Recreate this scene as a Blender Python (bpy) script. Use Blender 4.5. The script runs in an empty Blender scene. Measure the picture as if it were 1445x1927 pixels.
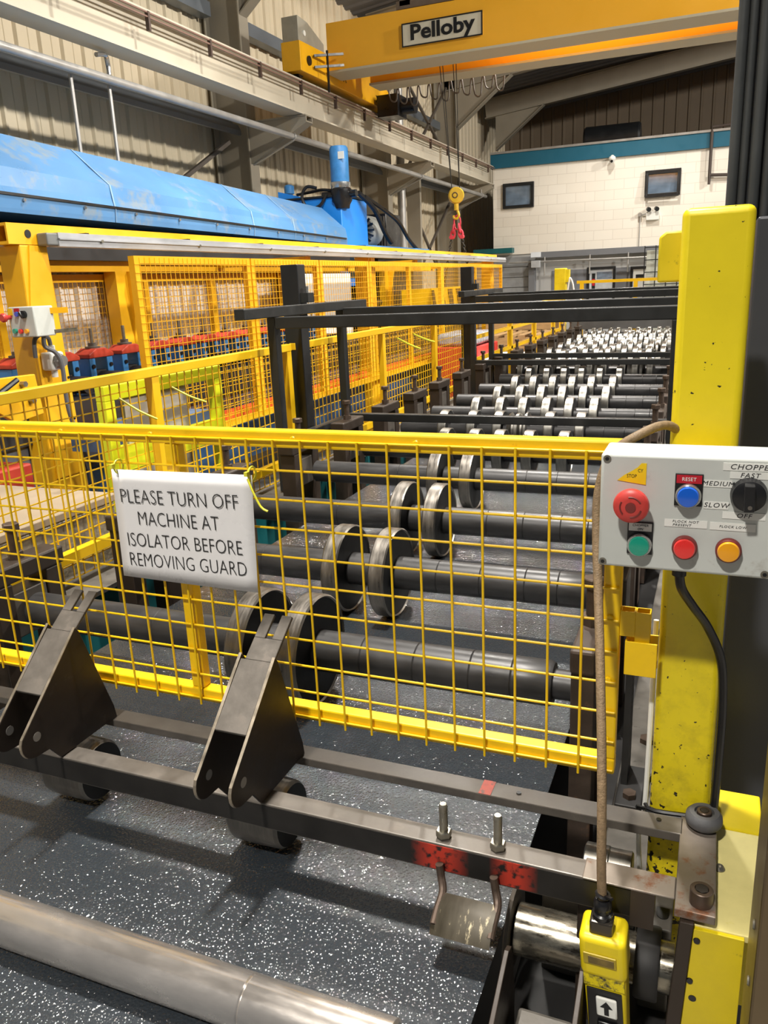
import bpy, math, random
from mathutils import Vector, Matrix
random.seed(7)
SC = bpy.context.scene
COL = SC.collection
PI = math.pi

# ------------------------------------------------------------------ camera, world, lights, exposure
cam_d = bpy.data.cameras.new('camera'); cam = bpy.data.objects.new('camera', cam_d); COL.objects.link(cam)
Rv = Vector((0.92583302, 0.37546025, -0.04316045)); Uv = Vector((-0.06436856, 0.26918669, 0.96093455)); Fv = Vector((-0.37241095, 0.88688676, -0.27338976))
M3 = Matrix((Rv, Uv, -Fv)).transposed()
cam.matrix_world = Matrix.Translation((0, 0, 1.7)) @ M3.to_4x4()
cam_d.sensor_fit = 'VERTICAL'; cam_d.sensor_height = 36.0; cam_d.sensor_width = 27.0
cam_d.lens = 36.0 * 1501.7 / 1927.0
cam_d.clip_start = 0.02; cam_d.clip_end = 200
SC.camera = cam

world = bpy.data.worlds.new('world'); SC.world = world; world.use_nodes = True
bg = world.node_tree.nodes['Background']; bg.inputs[0].default_value = (0.86, 0.93, 1.0, 1); bg.inputs[1].default_value = 0.12

def lamp(name, loc, power, size, col=(1.0, 0.95, 0.87), spread=180, rot=(0, 0, 0)):
    l = bpy.data.lights.new(name, 'AREA'); l.shape = 'DISK'; l.size = size; l.energy = power; l.color = col; l.spread = math.radians(spread)
    o = bpy.data.objects.new(name, l); COL.objects.link(o); o.location = loc; o.rotation_euler = rot
    return o
for (lx, ly, pw) in ((-1.0, -3.2, 400), (-1.0, 1.6, 260), (-2.2, 7.4, 420), (-1.8, 13.2, 360), (-1.8, 18.0, 200)):
    lamp('high_bay_light', (lx, ly, 7.0), pw, 0.42, spread=120)
for (lx, ly, pw) in ((7.0, 3.9, 900), (7.0, 9.9, 900), (7.0, 15.9, 760)):          # row along the right side of the hall, tilted in
    lamp('flood_light', (lx, ly, 7.2), pw, 0.5, rot=(0, math.radians(52), 0))
SC.view_settings.view_transform = 'Standard'; SC.view_settings.look = 'None'
SC.view_settings.exposure = 0.0; SC.view_settings.gamma = 1.0
SC.view_settings.use_curve_mapping = False

# ------------------------------------------------------------------ materials
def lin(c):
    return tuple(((x / 255) / 12.92 if x / 255 <= 0.04045 else ((x / 255 + 0.055) / 1.055) ** 2.4) for x in c)
MATS = {}
def mat(name, rgb, rough=0.5, metal=0.0, var=0.12, scale=6.0, bump=0.0, bscale=60.0, wear=None, spec=0.5, stretch=None, rvar=0.12, dist=0.0015, coat=0.0):
    """painted / metal surface: base colour varied by noise, optional wear colour (rgb, amount, scale), roughness variation, fine bump"""
    if name in MATS: return MATS[name]
    m = bpy.data.materials.new(name); m.use_nodes = True; nt = m.node_tree; N = nt.nodes; L = nt.links
    b = N['Principled BSDF']
    b.inputs['Metallic'].default_value = metal; b.inputs['Specular IOR Level'].default_value = spec
    if coat: b.inputs['Coat Weight'].default_value = coat; b.inputs['Coat Roughness'].default_value = 0.12
    tc = N.new('ShaderNodeTexCoord'); mp = N.new('ShaderNodeMapping'); L.new(tc.outputs['Object'], mp.inputs[0])
    if stretch: mp.inputs['Scale'].default_value = stretch
    n1 = N.new('ShaderNodeTexNoise'); n1.inputs['Scale'].default_value = scale; n1.inputs['Detail'].default_value = 6; n1.inputs['Roughness'].default_value = 0.62
    L.new(mp.outputs[0], n1.inputs['Vector'])
    base = lin(rgb)
    rm = N.new('ShaderNodeMapRange'); rm.inputs[1].default_value = 0.25; rm.inputs[2].default_value = 0.75
    rm.inputs[3].default_value = 1 - var * 1.6; rm.inputs[4].default_value = 1 + var
    L.new(n1.outputs[0], rm.inputs[0])
    mul = N.new('ShaderNodeVectorMath'); mul.operation = 'SCALE'; mul.inputs[0].default_value = base; L.new(rm.outputs[0], mul.inputs['Scale'])
    out = mul.outputs[0]
    if wear:
        wc, amt, ws = wear
        n2 = N.new('ShaderNodeTexNoise'); n2.inputs['Scale'].default_value = ws; n2.inputs['Detail'].default_value = 8; n2.inputs['Roughness'].default_value = 0.7
        L.new(mp.outputs[0], n2.inputs['Vector'])
        r2 = N.new('ShaderNodeMapRange'); r2.inputs[1].default_value = 1 - amt - 0.05; r2.inputs[2].default_value = 1 - amt + 0.05
        L.new(n2.outputs[0], r2.inputs[0])
        mx = N.new('ShaderNodeMix'); mx.data_type = 'RGBA'; L.new(r2.outputs[0], mx.inputs[0]); L.new(out, mx.inputs[6]); mx.inputs[7].default_value = (*lin(wc), 1)
        out = mx.outputs[2]
    L.new(out, b.inputs['Base Color'])
    rr = N.new('ShaderNodeMapRange'); rr.inputs[1].default_value = 0.3; rr.inputs[2].default_value = 0.7
    rr.inputs[3].default_value = max(0.02, rough - rvar); rr.inputs[4].default_value = min(1, rough + rvar)
    L.new(n1.outputs[0], rr.inputs[0]); L.new(rr.outputs[0], b.inputs['Roughness'])
    if bump:
        n3 = N.new('ShaderNodeTexNoise'); n3.inputs['Scale'].default_value = bscale; n3.inputs['Detail'].default_value = 3
        L.new(mp.outputs[0], n3.inputs['Vector'])
        bp = N.new('ShaderNodeBump'); bp.inputs['Strength'].default_value = bump; bp.inputs['Distance'].default_value = dist
        L.new(n3.outputs[0], bp.inputs['Height']); L.new(bp.outputs[0], b.inputs['Normal'])
    MATS[name] = m; return m

guard_yellow = mat('guard_yellow', (240, 196, 12), 0.38, var=0.08, scale=9, wear=((196, 140, 20), 0.30, 30))
post_yellow = mat('post_yellow', (220, 196, 22), 0.42, var=0.10, scale=7, wear=((120, 108, 30), 0.31, 22), bump=0.25, bscale=40)
gantry_yellow = mat('gantry_yellow', (234, 174, 20), 0.42, var=0.08, scale=4, wear=((150, 90, 25), 0.28, 14))
fence_yellow = mat('fence_yellow', (232, 184, 12), 0.42, var=0.08, scale=6)
crane_yellow = mat('crane_yellow', (240, 176, 44), 0.5, var=0.03, scale=1.5)
crane_grey = mat('crane_underside', (182, 174, 150), 0.6, var=0.05, scale=2)
lime = mat('lime_yellow', (212, 216, 24), 0.45, var=0.08)
black_frame = mat('black_frame', (36, 37, 37), 0.42, var=0.10, scale=10)
dark_steel = mat('dark_steel', (104, 98, 91), 0.45, metal=0.3, var=0.25, scale=12, wear=((112, 104, 96), 0.36, 24), bump=0.12, bscale=120)
bracket_steel = mat('bracket_steel', (52, 42, 34), 0.5, metal=0.15, var=0.2, scale=9, wear=((70, 62, 54), 0.33, 20), bump=0.1, bscale=90)
edge_steel = mat('cut_edge_steel', (170, 158, 140), 0.4, metal=0.8, var=0.15, scale=30)
shaft_black = mat('shaft_black', (64, 63, 63), 0.42, metal=0.4, var=0.2, scale=7, stretch=(1, 4, 4), wear=((92, 90, 88), 0.30, 12))
disc_side = mat('disc_side_black', (22, 22, 22), 0.55, metal=0.2, var=0.2)
rim_steel = mat('rim_steel', (150, 147, 140), 0.36, metal=0.95, var=0.18, scale=14, stretch=(6, 1, 1), rvar=0.08)
rim_dull = mat('rim_dull_steel', (142, 136, 128), 0.36, metal=0.9, var=0.22, scale=14, stretch=(6, 1, 1), rvar=0.1)
chrome_worn = mat('worn_polished_steel', (228, 220, 212), 0.22, metal=0.85, var=0.14, scale=6, stretch=(1, 3, 3), wear=((176, 160, 144), 0.30, 9), rvar=0.1)
rusty = mat('rusty_steel', (138, 128, 118), 0.5, metal=0.55, var=0.2, scale=9, wear=((122, 76, 46), 0.40, 16), bump=0.2, bscale=70)
bolt_brown = mat('bolt_brown', (92, 78, 68), 0.45, metal=0.6, var=0.2, scale=40)
bolt_zinc = mat('bolt_zinc', (150, 146, 134), 0.38, metal=0.85, var=0.15, scale=50)
box_grey = mat('enclosure_grey', (194, 197, 192), 0.5, var=0.05, scale=9, wear=((172, 170, 162), 0.34, 16))
plastic_black = mat('plastic_black', (22, 22, 24), 0.35, var=0.05)
rubber = mat('rubber_grey', (84, 84, 86), 0.65, var=0.12, scale=30, bump=0.2, bscale=200)
hose_brown = mat('braided_hose', (134, 112, 84), 0.6, var=0.22, scale=160, bump=0.5, bscale=420)
btn_red = mat('button_red', (196, 62, 56), 0.4, var=0.12, scale=60)
btn_dark_red = mat('button_dark_red', (120, 44, 40), 0.5)
lens_red = mat('lens_red', (226, 44, 40), 0.25, var=0.04, coat=0.5)
lens_amber = mat('lens_amber', (236, 160, 8), 0.25, var=0.05, coat=0.5)
lens_green = mat('lens_green', (10, 146, 120), 0.25, var=0.06, coat=0.5)
lens_blue = mat('lens_blue', (14, 92, 206), 0.25, var=0.06, coat=0.5)
bezel_chrome = mat('bezel_chrome', (190, 190, 188), 0.25, metal=0.9, var=0.05)
label_red = mat('label_red', (186, 20, 40), 0.5)
label_yellow = mat('label_yellow', (240, 204, 20), 0.5)
label_white = mat('label_white', (226, 226, 220), 0.5, var=0.03)
ink = mat('ink_black', (24, 24, 26), 0.6, var=0.02)
ink_white = mat('ink_white', (236, 232, 226), 0.5, var=0.02)
paper = mat('paper_white', (236, 234, 234), 0.32, var=0.025, scale=12, coat=0.25)
tie_yellow = mat('tie_yellow', (226, 222, 60), 0.4, var=0.05)
teal = mat('teal_paint', (18, 92, 96), 0.45, var=0.12)
teal_band = mat('teal_cladding', (22, 92, 116), 0.5, var=0.04)
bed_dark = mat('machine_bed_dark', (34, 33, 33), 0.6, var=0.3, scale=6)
bed_grime = mat('bed_grime_grey', (96, 92, 86), 0.6, metal=0.2, var=0.25, scale=14, wear=((60, 56, 52), 0.36, 24), bump=0.2)
slate = mat('slate_panel', (62, 64, 70), 0.42, var=0.06, scale=3)
pale_plate = mat('pale_scuffed_yellow', (222, 210, 140), 0.45, var=0.10, scale=12, wear=((206, 190, 60), 0.36, 18), stretch=(1, 1, 1))
hood_blue = mat('hood_blue', (88, 138, 188), 0.34, var=0.10, scale=1.3, wear=((126, 144, 160), 0.42, 2.3), rvar=0.1)
unit_blue = mat('unit_blue', (32, 132, 226), 0.4, var=0.06, scale=3)
yoke_blue = mat('yoke_blue', (58, 128, 190), 0.45, var=0.15, scale=12)
yoke_red = mat('yoke_red', (196, 66, 42), 0.5, var=0.15, scale=12)
rail_orange = mat('rail_orange', (232, 92, 30), 0.5, var=0.15, scale=5)
alu = mat('aluminium_extrusion', (186, 188, 192), 0.4, metal=0.35, var=0.15, scale=8, stretch=(1, 0.3, 1))
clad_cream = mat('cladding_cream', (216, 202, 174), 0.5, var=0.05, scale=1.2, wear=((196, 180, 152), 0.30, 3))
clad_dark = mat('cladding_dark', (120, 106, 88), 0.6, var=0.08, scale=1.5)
clad_grey = mat('eave_sheet_grey', (112, 118, 124), 0.42, metal=0.3, var=0.1, scale=2)
column_grey = mat('column_grey', (150, 142, 126), 0.55, var=0.06, scale=2)
beam_cream = mat('runway_beam_cream', (190, 182, 164), 0.5, var=0.06, scale=1.6)
pipe_grey = mat('galvanised_pipe', (172, 170, 166), 0.4, metal=0.5, var=0.1, scale=5)
roof_dark = mat('roof_sheet_dark', (112, 112, 114), 0.7, var=0.08, scale=1)
grey_wall = mat('grey_painted_block', (172, 172, 170), 0.7, var=0.04, scale=2)
grey_band = mat('grey_band', (112, 114, 118), 0.6, var=0.04)
frame_black = mat('window_frame_black', (26, 28, 30), 0.4)
floor_conc = mat('floor_concrete', (128, 124, 118), 0.6, var=0.12, scale=1.2)
board_grey = mat('board_grey', (168, 160, 146), 0.7, var=0.06, scale=5)
white_panel = mat('white_panel', (226, 222, 212), 0.6, var=0.03, scale=2)
wood = mat('pallet_wood', (176, 142, 96), 0.7, var=0.2, scale=8, stretch=(1, 5, 5))
sling_red = mat('sling_red', (206, 60, 74), 0.6, var=0.15, scale=20)
hook_yellow = mat('hook_yellow', (222, 180, 40), 0.4, var=0.1, scale=8)
chain_dark = mat('chain_dark', (70, 68, 64), 0.45, metal=0.6, var=0.2, scale=30)
stone_top = mat('block_cardboard', (152, 136, 114), 0.7, var=0.06, scale=4)
sign_plate = mat('name_plate_cream', (206, 200, 178), 0.5, var=0.03)
panel_white_lit = mat('office_light_panel', (224, 230, 236), 0.4, var=0.02)

def noise_mat(name, build):
    m = bpy.data.materials.new(name); m.use_nodes = True
    build(m.node_tree, m.node_tree.nodes['Principled BSDF']); MATS[name] = m; return m

def _strip(nt, b):                                        # leather-grain coated steel sheet
    N, L = nt.nodes, nt.links
    tc = N.new('ShaderNodeTexCoord')
    n = N.new('ShaderNodeTexNoise'); n.inputs['Scale'].default_value = 140; n.inputs['Detail'].default_value = 2; L.new(tc.outputs['Object'], n.inputs['Vector'])
    v = N.new('ShaderNodeTexVoronoi'); v.inputs['Scale'].default_value = 210; L.new(tc.outputs['Object'], v.inputs['Vector'])
    a = N.new('ShaderNodeMath'); a.operation = 'ADD'; L.new(n.outputs[0], a.inputs[0]); L.new(v.outputs['Distance'], a.inputs[1])
    bp = N.new('ShaderNodeBump'); bp.inputs['Strength'].default_value = 0.85; bp.inputs['Distance'].default_value = 0.0021
    L.new(a.outputs[0], bp.inputs['Height'])
    c = N.new('ShaderNodeTexNoise'); c.inputs['Scale'].default_value = 3; L.new(tc.outputs['Object'], c.inputs['Vector'])
    r = N.new('ShaderNodeMapRange'); r.inputs[3].default_value = 0.85; r.inputs[4].default_value = 1.15; L.new(c.outputs[0], r.inputs[0])
    s = N.new('ShaderNodeVectorMath'); s.operation = 'SCALE'; s.inputs[0].default_value = lin((40, 46, 52)); L.new(r.outputs[0], s.inputs['Scale'])
    L.new(s.outputs[0], b.inputs['Base Color'])
    b.inputs['Roughness'].default_value = 0.45; b.inputs['Specular IOR Level'].default_value = 0.3
    b.inputs['Coat Weight'].default_value = 1.0; b.inputs['Coat Roughness'].default_value = 0.06; b.inputs['Coat IOR'].default_value = 1.75; L.new(bp.outputs[0], b.inputs['Coat Normal'])
strip_mat = noise_mat('leather_grain_coated_steel', _strip)

def _block(nt, b):                                        # painted blockwork
    N, L = nt.nodes, nt.links
    tc = N.new('ShaderNodeTexCoord'); mp = N.new('ShaderNodeMapping'); mp.inputs['Rotation'].default_value = (PI / 2, 0, 0); L.new(tc.outputs['Object'], mp.inputs[0])
    br = N.new('ShaderNodeTexBrick'); br.inputs['Scale'].default_value = 1.0; br.inputs['Brick Width'].default_value = 0.45; br.inputs['Row Height'].default_value = 0.225
    br.inputs['Mortar Size'].default_value = 0.006; br.inputs['Color1'].default_value = (*lin((234, 228, 216)), 1); br.inputs['Color2'].default_value = (*lin((231, 224, 211)), 1); br.inputs['Mortar'].default_value = (*lin((214, 206, 193)), 1)
    L.new(mp.outputs[0], br.inputs[0]); L.new(br.outputs[0], b.inputs['Base Color']); b.inputs['Roughness'].default_value = 0.7
block_white = noise_mat('white_painted_blockwork', _block)

def _wrap(nt, b):                                         # clear film stretched over a textured side
    N, L = nt.nodes, nt.links
    tc = N.new('ShaderNodeTexCoord'); n = N.new('ShaderNodeTexNoise'); n.inputs['Scale'].default_value = 45; n.inputs['Detail'].default_value = 6; L.new(tc.outputs['Object'], n.inputs['Vector'])
    cr = N.new('ShaderNodeMapRange'); cr.inputs[3].default_value = 0.45; cr.inputs[4].default_value = 1.5; L.new(n.outputs[0], cr.inputs[0])
    s = N.new('ShaderNodeVectorMath'); s.operation = 'SCALE'; s.inputs[0].default_value = lin((142, 132, 114)); L.new(cr.outputs[0], s.inputs['Scale']); L.new(s.outputs[0], b.inputs['Base Color'])
    bp = N.new('ShaderNodeBump'); bp.inputs['Strength'].default_value = 0.8; bp.inputs['Distance'].default_value = 0.004; L.new(n.outputs[0], bp.inputs['Height']); L.new(bp.outputs[0], b.inputs['Normal'])
    b.inputs['Roughness'].default_value = 0.3
wrap_side = noise_mat('film_wrapped_side', _wrap)

def _glass(nt, b):
    b.inputs['Base Color'].default_value = (*lin((120, 140, 160)), 1); b.inputs['Roughness'].default_value = 0.06; b.inputs['Specular IOR Level'].default_value = 0.8
    n = nt.nodes.new('ShaderNodeTexNoise'); n.inputs['Scale'].default_value = 2.2; r = nt.nodes.new('ShaderNodeMapRange'); r.inputs[3].default_value = 0.3; r.inputs[4].default_value = 1.3
    nt.links.new(n.outputs[0], r.inputs[0]); s = nt.nodes.new('ShaderNodeVectorMath'); s.operation = 'SCALE'; s.inputs[0].default_value = lin((112, 130, 150)); nt.links.new(r.outputs[0], s.inputs['Scale']); nt.links.new(s.outputs[0], b.inputs['Base Color'])
glass = noise_mat('office_window_glass', _glass)

def painted_marks(name, base_rgb, marks, rough=0.45):      # steel bar with worn red paint marks at given x ranges
    def f(nt, b):
        N, L = nt.nodes, nt.links
        tc = N.new('ShaderNodeTexCoord'); sx = N.new('ShaderNodeSeparateXYZ'); L.new(tc.outputs['Object'], sx.inputs[0])
        n = N.new('ShaderNodeTexNoise'); n.inputs['Scale'].default_value = 14; n.inputs['Detail'].default_value = 8; L.new(tc.outputs['Object'], n.inputs['Vector'])
        n2 = N.new('ShaderNodeTexNoise'); n2.inputs['Scale'].default_value = 90; n2.inputs['Detail'].default_value = 6; L.new(tc.outputs['Object'], n2.inputs['Vector'])
        rm = N.new('ShaderNodeMapRange'); rm.inputs[1].default_value = 0.3; rm.inputs[2].default_value = 0.7; rm.inputs[3].default_value = 0.65; rm.inputs[4].default_value = 1.3; L.new(n.outputs[0], rm.inputs[0])
        s = N.new('ShaderNodeVectorMath'); s.operation = 'SCALE'; s.inputs[0].default_value = lin(base_rgb); L.new(rm.outputs[0], s.inputs['Scale'])
        out = s.outputs[0]
        for (xc, hw, soft, zmin) in marks:
            d = N.new('ShaderNodeMath'); d.operation = 'SUBTRACT'; L.new(sx.outputs[0], d.inputs[0]); d.inputs[1].default_value = xc
            a = N.new('ShaderNodeMath'); a.operation = 'ABSOLUTE'; L.new(d.outputs[0], a.inputs[0])
            mr = N.new('ShaderNodeMapRange'); mr.inputs[1].default_value = hw + soft; mr.inputs[2].default_value = hw - soft; L.new(a.outputs[0], mr.inputs[0])
            nn = N.new('ShaderNodeMapRange'); nn.inputs[1].default_value = 0.36; nn.inputs[2].default_value = 0.5; L.new(n2.outputs[0], nn.inputs[0])
            mu = N.new('ShaderNodeMath'); mu.operation = 'MULTIPLY'; L.new(mr.outputs[0], mu.inputs[0]); L.new(nn.outputs[0], mu.inputs[1])
            mx = N.new('ShaderNodeMix'); mx.data_type = 'RGBA'; L.new(mu.outputs[0], mx.inputs[0]); L.new(out, mx.inputs[6]); mx.inputs[7].default_value = (*lin((200, 62, 44)), 1); out = mx.outputs[2]
        L.new(out, b.inputs['Base Color']); b.inputs['Roughness'].default_value = rough; b.inputs['Metallic'].default_value = 0.4
    return noise_mat(name, f)

def _chipped(nt, b):                                      # thick yellow paint, chipped along the lower left corner and scratched
    N, L = nt.nodes, nt.links
    tc = N.new('ShaderNodeTexCoord'); sx = N.new('ShaderNodeSeparateXYZ'); L.new(tc.outputs['Object'], sx.inputs[0])
    def noise(s, d=6, r=0.6, v=None):
        n = N.new('ShaderNodeTexNoise'); n.inputs['Scale'].default_value = s; n.inputs['Detail'].default_value = d; n.inputs['Roughness'].default_value = r; L.new(v or tc.outputs['Object'], n.inputs['Vector']); return n.outputs[0]
    def rng(x, a, b_, c=0.0, d=1.0):
        m = N.new('ShaderNodeMapRange'); m.inputs[1].default_value = a; m.inputs[2].default_value = b_; m.inputs[3].default_value = c; m.inputs[4].default_value = d; L.new(x, m.inputs[0]); return m.outputs[0]
    def mth(op, x, y):
        m = N.new('ShaderNodeMath'); m.operation = op
        for i, q in enumerate((x, y)):
            if isinstance(q, float): m.inputs[i].default_value = q
            else: L.new(q, m.inputs[i])
        return m.outputs[0]
    def mix(f, a, rgb):
        m = N.new('ShaderNodeMix'); m.data_type = 'RGBA'; L.new(f, m.inputs[0]); L.new(a, m.inputs[6]); m.inputs[7].default_value = (*lin(rgb), 1); return m.outputs[2]
    s = N.new('ShaderNodeVectorMath'); s.operation = 'SCALE'; s.inputs[0].default_value = lin((228, 206, 24)); L.new(rng(noise(5), 0.3, 0.7, 0.88, 1.06), s.inputs['Scale'])
    low = rng(sx.outputs[2], 0.75, 0.15)                   # 1 towards the foot
    grime = mth('MULTIPLY', rng(noise(26, 8, 0.7), 0.46, 0.66), mth('MULTIPLY', low, 0.8))
    c = mix(grime, s.outputs[0], (150, 132, 28))
    edge = rng(sx.outputs[0], -0.018, -0.043)              # 1 at the left corner
    th = mth('ADD', mth('MULTIPLY', edge, 0.16), mth('MULTIPLY', low, 0.10))
    chips = rng(mth('ADD', noise(95, 3, 0.55), mth('MULTIPLY', th, low)), 0.70, 0.725)
    c = mix(chips, c, (34, 30, 22))
    sp = rng(noise(210, 2, 0.5), 0.775, 0.79); c = mix(sp, c, (80, 70, 24))
    L.new(c, b.inputs['Base Color']); b.inputs['Roughness'].default_value = 0.4
    bp = N.new('ShaderNodeBump'); bp.inputs['Strength'].default_value = 0.25; bp.inputs['Distance'].default_value = 0.0015; L.new(noise(38), bp.inputs['Height']); L.new(bp.outputs[0], b.inputs['Normal'])
chipped_yellow = noise_mat('chipped_thick_yellow', _chipped)

# ------------------------------------------------------------------ mesh builder
class MB:
    def __init__(s): s.v = []; s.f = []; s.m = []; s.mi = 0
    def add(s, vs, fs):
        o = len(s.v); s.v += [tuple(p) for p in vs]; s.f += [tuple(i + o for i in f) for f in fs]; s.m += [s.mi] * len(fs); return s
    def hexa(s, p):                                        # 4 bottom + 4 top corners
        return s.add(p, [(3, 2, 1, 0), (4, 5, 6, 7), (0, 1, 5, 4), (1, 2, 6, 5), (2, 3, 7, 6), (3, 0, 4, 7)])
    def box(s, x0, x1, y0, y1, z0, z1):
        if x1 < x0: x0, x1 = x1, x0
        if y1 < y0: y0, y1 = y1, y0
        if z1 < z0: z0, z1 = z1, z0
        return s.hexa([(x0, y0, z0), (x1, y0, z0), (x1, y1, z0), (x0, y1, z0), (x0, y0, z1), (x1, y0, z1), (x1, y1, z1), (x0, y1, z1)])
    def bar(s, p0, p1, w, h, up=(0, 0, 1)):                # square bar between two points
        p0 = Vector(p0); p1 = Vector(p1); d = (p1 - p0).normalized(); u = Vector(up)
        if abs(d.dot(u)) > 0.98: u = Vector((0, 1, 0))
        a = d.cross(u).normalized() * (w / 2); c = a.cross(d).normalized() * (h / 2)
        return s.hexa([p0 - a - c, p0 + a - c, p1 + a - c, p1 - a - c, p0 - a + c, p0 + a + c, p1 + a + c, p1 - a + c])
    def prism(s, poly, vec):                               # closed polygon extruded along vec
        n = len(poly); v = Vector(vec); P = [Vector(p) for p in poly]
        nrm = Vector((0, 0, 0))
        for i in range(n): nrm += P[i].cross(P[(i + 1) % n])
        if nrm.dot(v) < 0: P.reverse()
        return s.add(P + [p + v for p in P], [tuple(range(n - 1, -1, -1)), tuple(range(n, 2 * n))] + [(i, (i + 1) % n, (i + 1) % n + n, i + n) for i in range(n)])
    def lathe(s, prof, o, ax, n=24, cap=True):             # profile of (radius, along-axis) pairs
        o = Vector(o); ax = Vector(ax).normalized(); t = Vector((0, 0, 1)) if abs(ax.z) < 0.9 else Vector((1, 0, 0))
        a = ax.cross(t).normalized(); b = ax.cross(a)
        vs = []; fs = []
        for (r, h) in prof:
            for i in range(n):
                th = 2 * PI * i / n; vs.append(o + ax * h + (a * math.cos(th) + b * math.sin(th)) * r)
        for k in range(len(prof) - 1):
            for i in range(n):
                j = (i + 1) % n; fs.append((k * n + i, k * n + j, (k + 1) * n + j, (k + 1) * n + i))
        if cap:
            fs.append(tuple(range(n - 1, -1, -1))); fs.append(tuple((len(prof) - 1) * n + i for i in range(n)))
        return s.add(vs, fs)
    def cyl(s, p0, p1, r, n=20, r1=None):
        p0 = Vector(p0); p1 = Vector(p1); d = p1 - p0
        return s.lathe([(r, 0), (r if r1 is None else r1, d.length)], p0, d, n)
    def tube(s, pts, r, n=10):
        P = [Vector(p) for p in pts]; vs = []; fs = []; up = None
        for k, p in enumerate(P):
            d = (P[min(k + 1, len(P) - 1)] - P[max(k - 1, 0)]).normalized()
            if up is None: up = d.orthogonal().normalized()
            a = (up - d * up.dot(d)).normalized(); up = a; b = d.cross(a)
            for i in range(n):
                th = 2 * PI * i / n; vs.append(p + (a * math.cos(th) + b * math.sin(th)) * r)
        for k in range(len(P) - 1):
            for i in range(n):
                j = (i + 1) % n; fs.append((k * n + i, k * n + j, (k + 1) * n + j, (k + 1) * n + i))
        fs.append(tuple(range(n - 1, -1, -1))); fs.append(tuple((len(P) - 1) * n + i for i in range(n)))
        return s.add(vs, fs)
    def ring(s, c, ax, R, r, n=24, k=8):                   # torus
        c = Vector(c); ax = Vector(ax).normalized(); a = ax.orthogonal().normalized(); b = ax.cross(a); vs = []; fs = []
        for i in range(n):
            th = 2 * PI * i / n; d = a * math.cos(th) + b * math.sin(th)
            for j in range(k):
                ph = 2 * PI * j / k; vs.append(c + d * (R + r * math.cos(ph)) + ax * (r * math.sin(ph)))
        for i in range(n):
            for j in range(k):
                i2 = (i + 1) % n; j2 = (j + 1) % k; fs.append((i * k + j, i2 * k + j, i2 * k + j2, i * k + j2))
        return s.add(vs, fs)
    def plate_hole(s, poly, hole, vec):                    # plate with one hole (both as equal-length point lists)
        n = len(poly); v = Vector(vec); P = [Vector(p) for p in poly]; H = [Vector(p) for p in hole]
        vs = P + H + [p + v for p in P] + [p + v for p in H]; fs = []
        for i in range(n):
            j = (i + 1) % n
            fs += [(i, n + i, n + j, j), (2 * n + i, 2 * n + j, 3 * n + j, 3 * n + i), (i, j, 2 * n + j, 2 * n + i), (n + i, 3 * n + i, 3 * n + j, n + j)]
        return s.add(vs, fs)

def spline(pts, k=8):                                      # Catmull-Rom through points
    P = [Vector(p) for p in pts]; out = []
    for i in range(len(P) - 1):
        a, b, c, d = P[max(i - 1, 0)], P[i], P[i + 1], P[min(i + 2, len(P) - 1)]
        for j in range(k):
            t = j / k; out.append(0.5 * ((2 * b) + (c - a) * t + (2 * a - 5 * b + 4 * c - d) * t * t + (3 * b - a - 3 * c + d) * t ** 3))
    return out + [P[-1]]

GSC = 1.0                                                  # current spacing scale of the group being built, about the measuring station
def gp(p): return Vector((0, 0, 1.7)) + (Vector(p) - Vector((0, 0, 1.7))) * GSC
def wloc(o):
    v = Vector((0, 0, 0))
    while o is not None: v += o.location; o = o.parent
    return v
def O(name, mb, mats, parent=None, bevel=0.0, smooth=35, seg=2):
    """link a builder as one mesh object; world coordinates in, local coordinates out"""
    if not isinstance(mats, (list, tuple)): mats = [mats]
    if GSC != 1.0: mb.v = [tuple(gp(p)) for p in mb.v]
    if parent is None:
        xs = [p[0] for p in mb.v]; ys = [p[1] for p in mb.v]; zs = [p[2] for p in mb.v]
        off = Vector(((min(xs) + max(xs)) / 2, (min(ys) + max(ys)) / 2, min(zs)))
    else: off = wloc(parent)
    me = bpy.data.meshes.new(name); me.from_pydata([(p[0] - off.x, p[1] - off.y, p[2] - off.z) for p in mb.v], [], mb.f)
    for m in mats: me.materials.append(m)
    if len(mats) > 1: me.polygons.foreach_set('material_index', mb.m)
    me.validate(); me.update()
    if smooth: me.shade_smooth(); me.set_sharp_from_angle(angle=math.radians(smooth))
    o = bpy.data.objects.new(name, me); COL.objects.link(o)
    if parent is not None: o.parent = parent
    else: o.location = off
    if bevel:
        b = o.modifiers.new('bevel', 'BEVEL'); b.width = bevel; b.segments = seg; b.limit_method = 'ANGLE'; b.angle_limit = math.radians(50)
    return o
def tag(o, label, cat, group=None, kind=None):
    if label: o['label'] = label
    if cat: o['category'] = cat
    if group: o['group'] = group
    if kind: o['kind'] = kind
    return o
def T(name, label, cat, loc, group=None):
    o = bpy.data.objects.new(name, None); COL.objects.link(o); o.location = gp(loc); o.empty_display_size = 0.1
    return tag(o, label, cat, group)
def S(name, mb, mats, **k): return tag(O(name, mb, mats, **k), None, None, kind='structure')
def dup(src, loc=None, label=None, group=None, parent=None):
    c = src.copy(); COL.objects.link(c)
    if parent is not None: c.parent = parent
    if loc is not None: c.location = gp(loc)
    if label: c['label'] = label
    if group: c['group'] = group
    for ch in list(src.children): dup(ch, parent=c)
    return c
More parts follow.
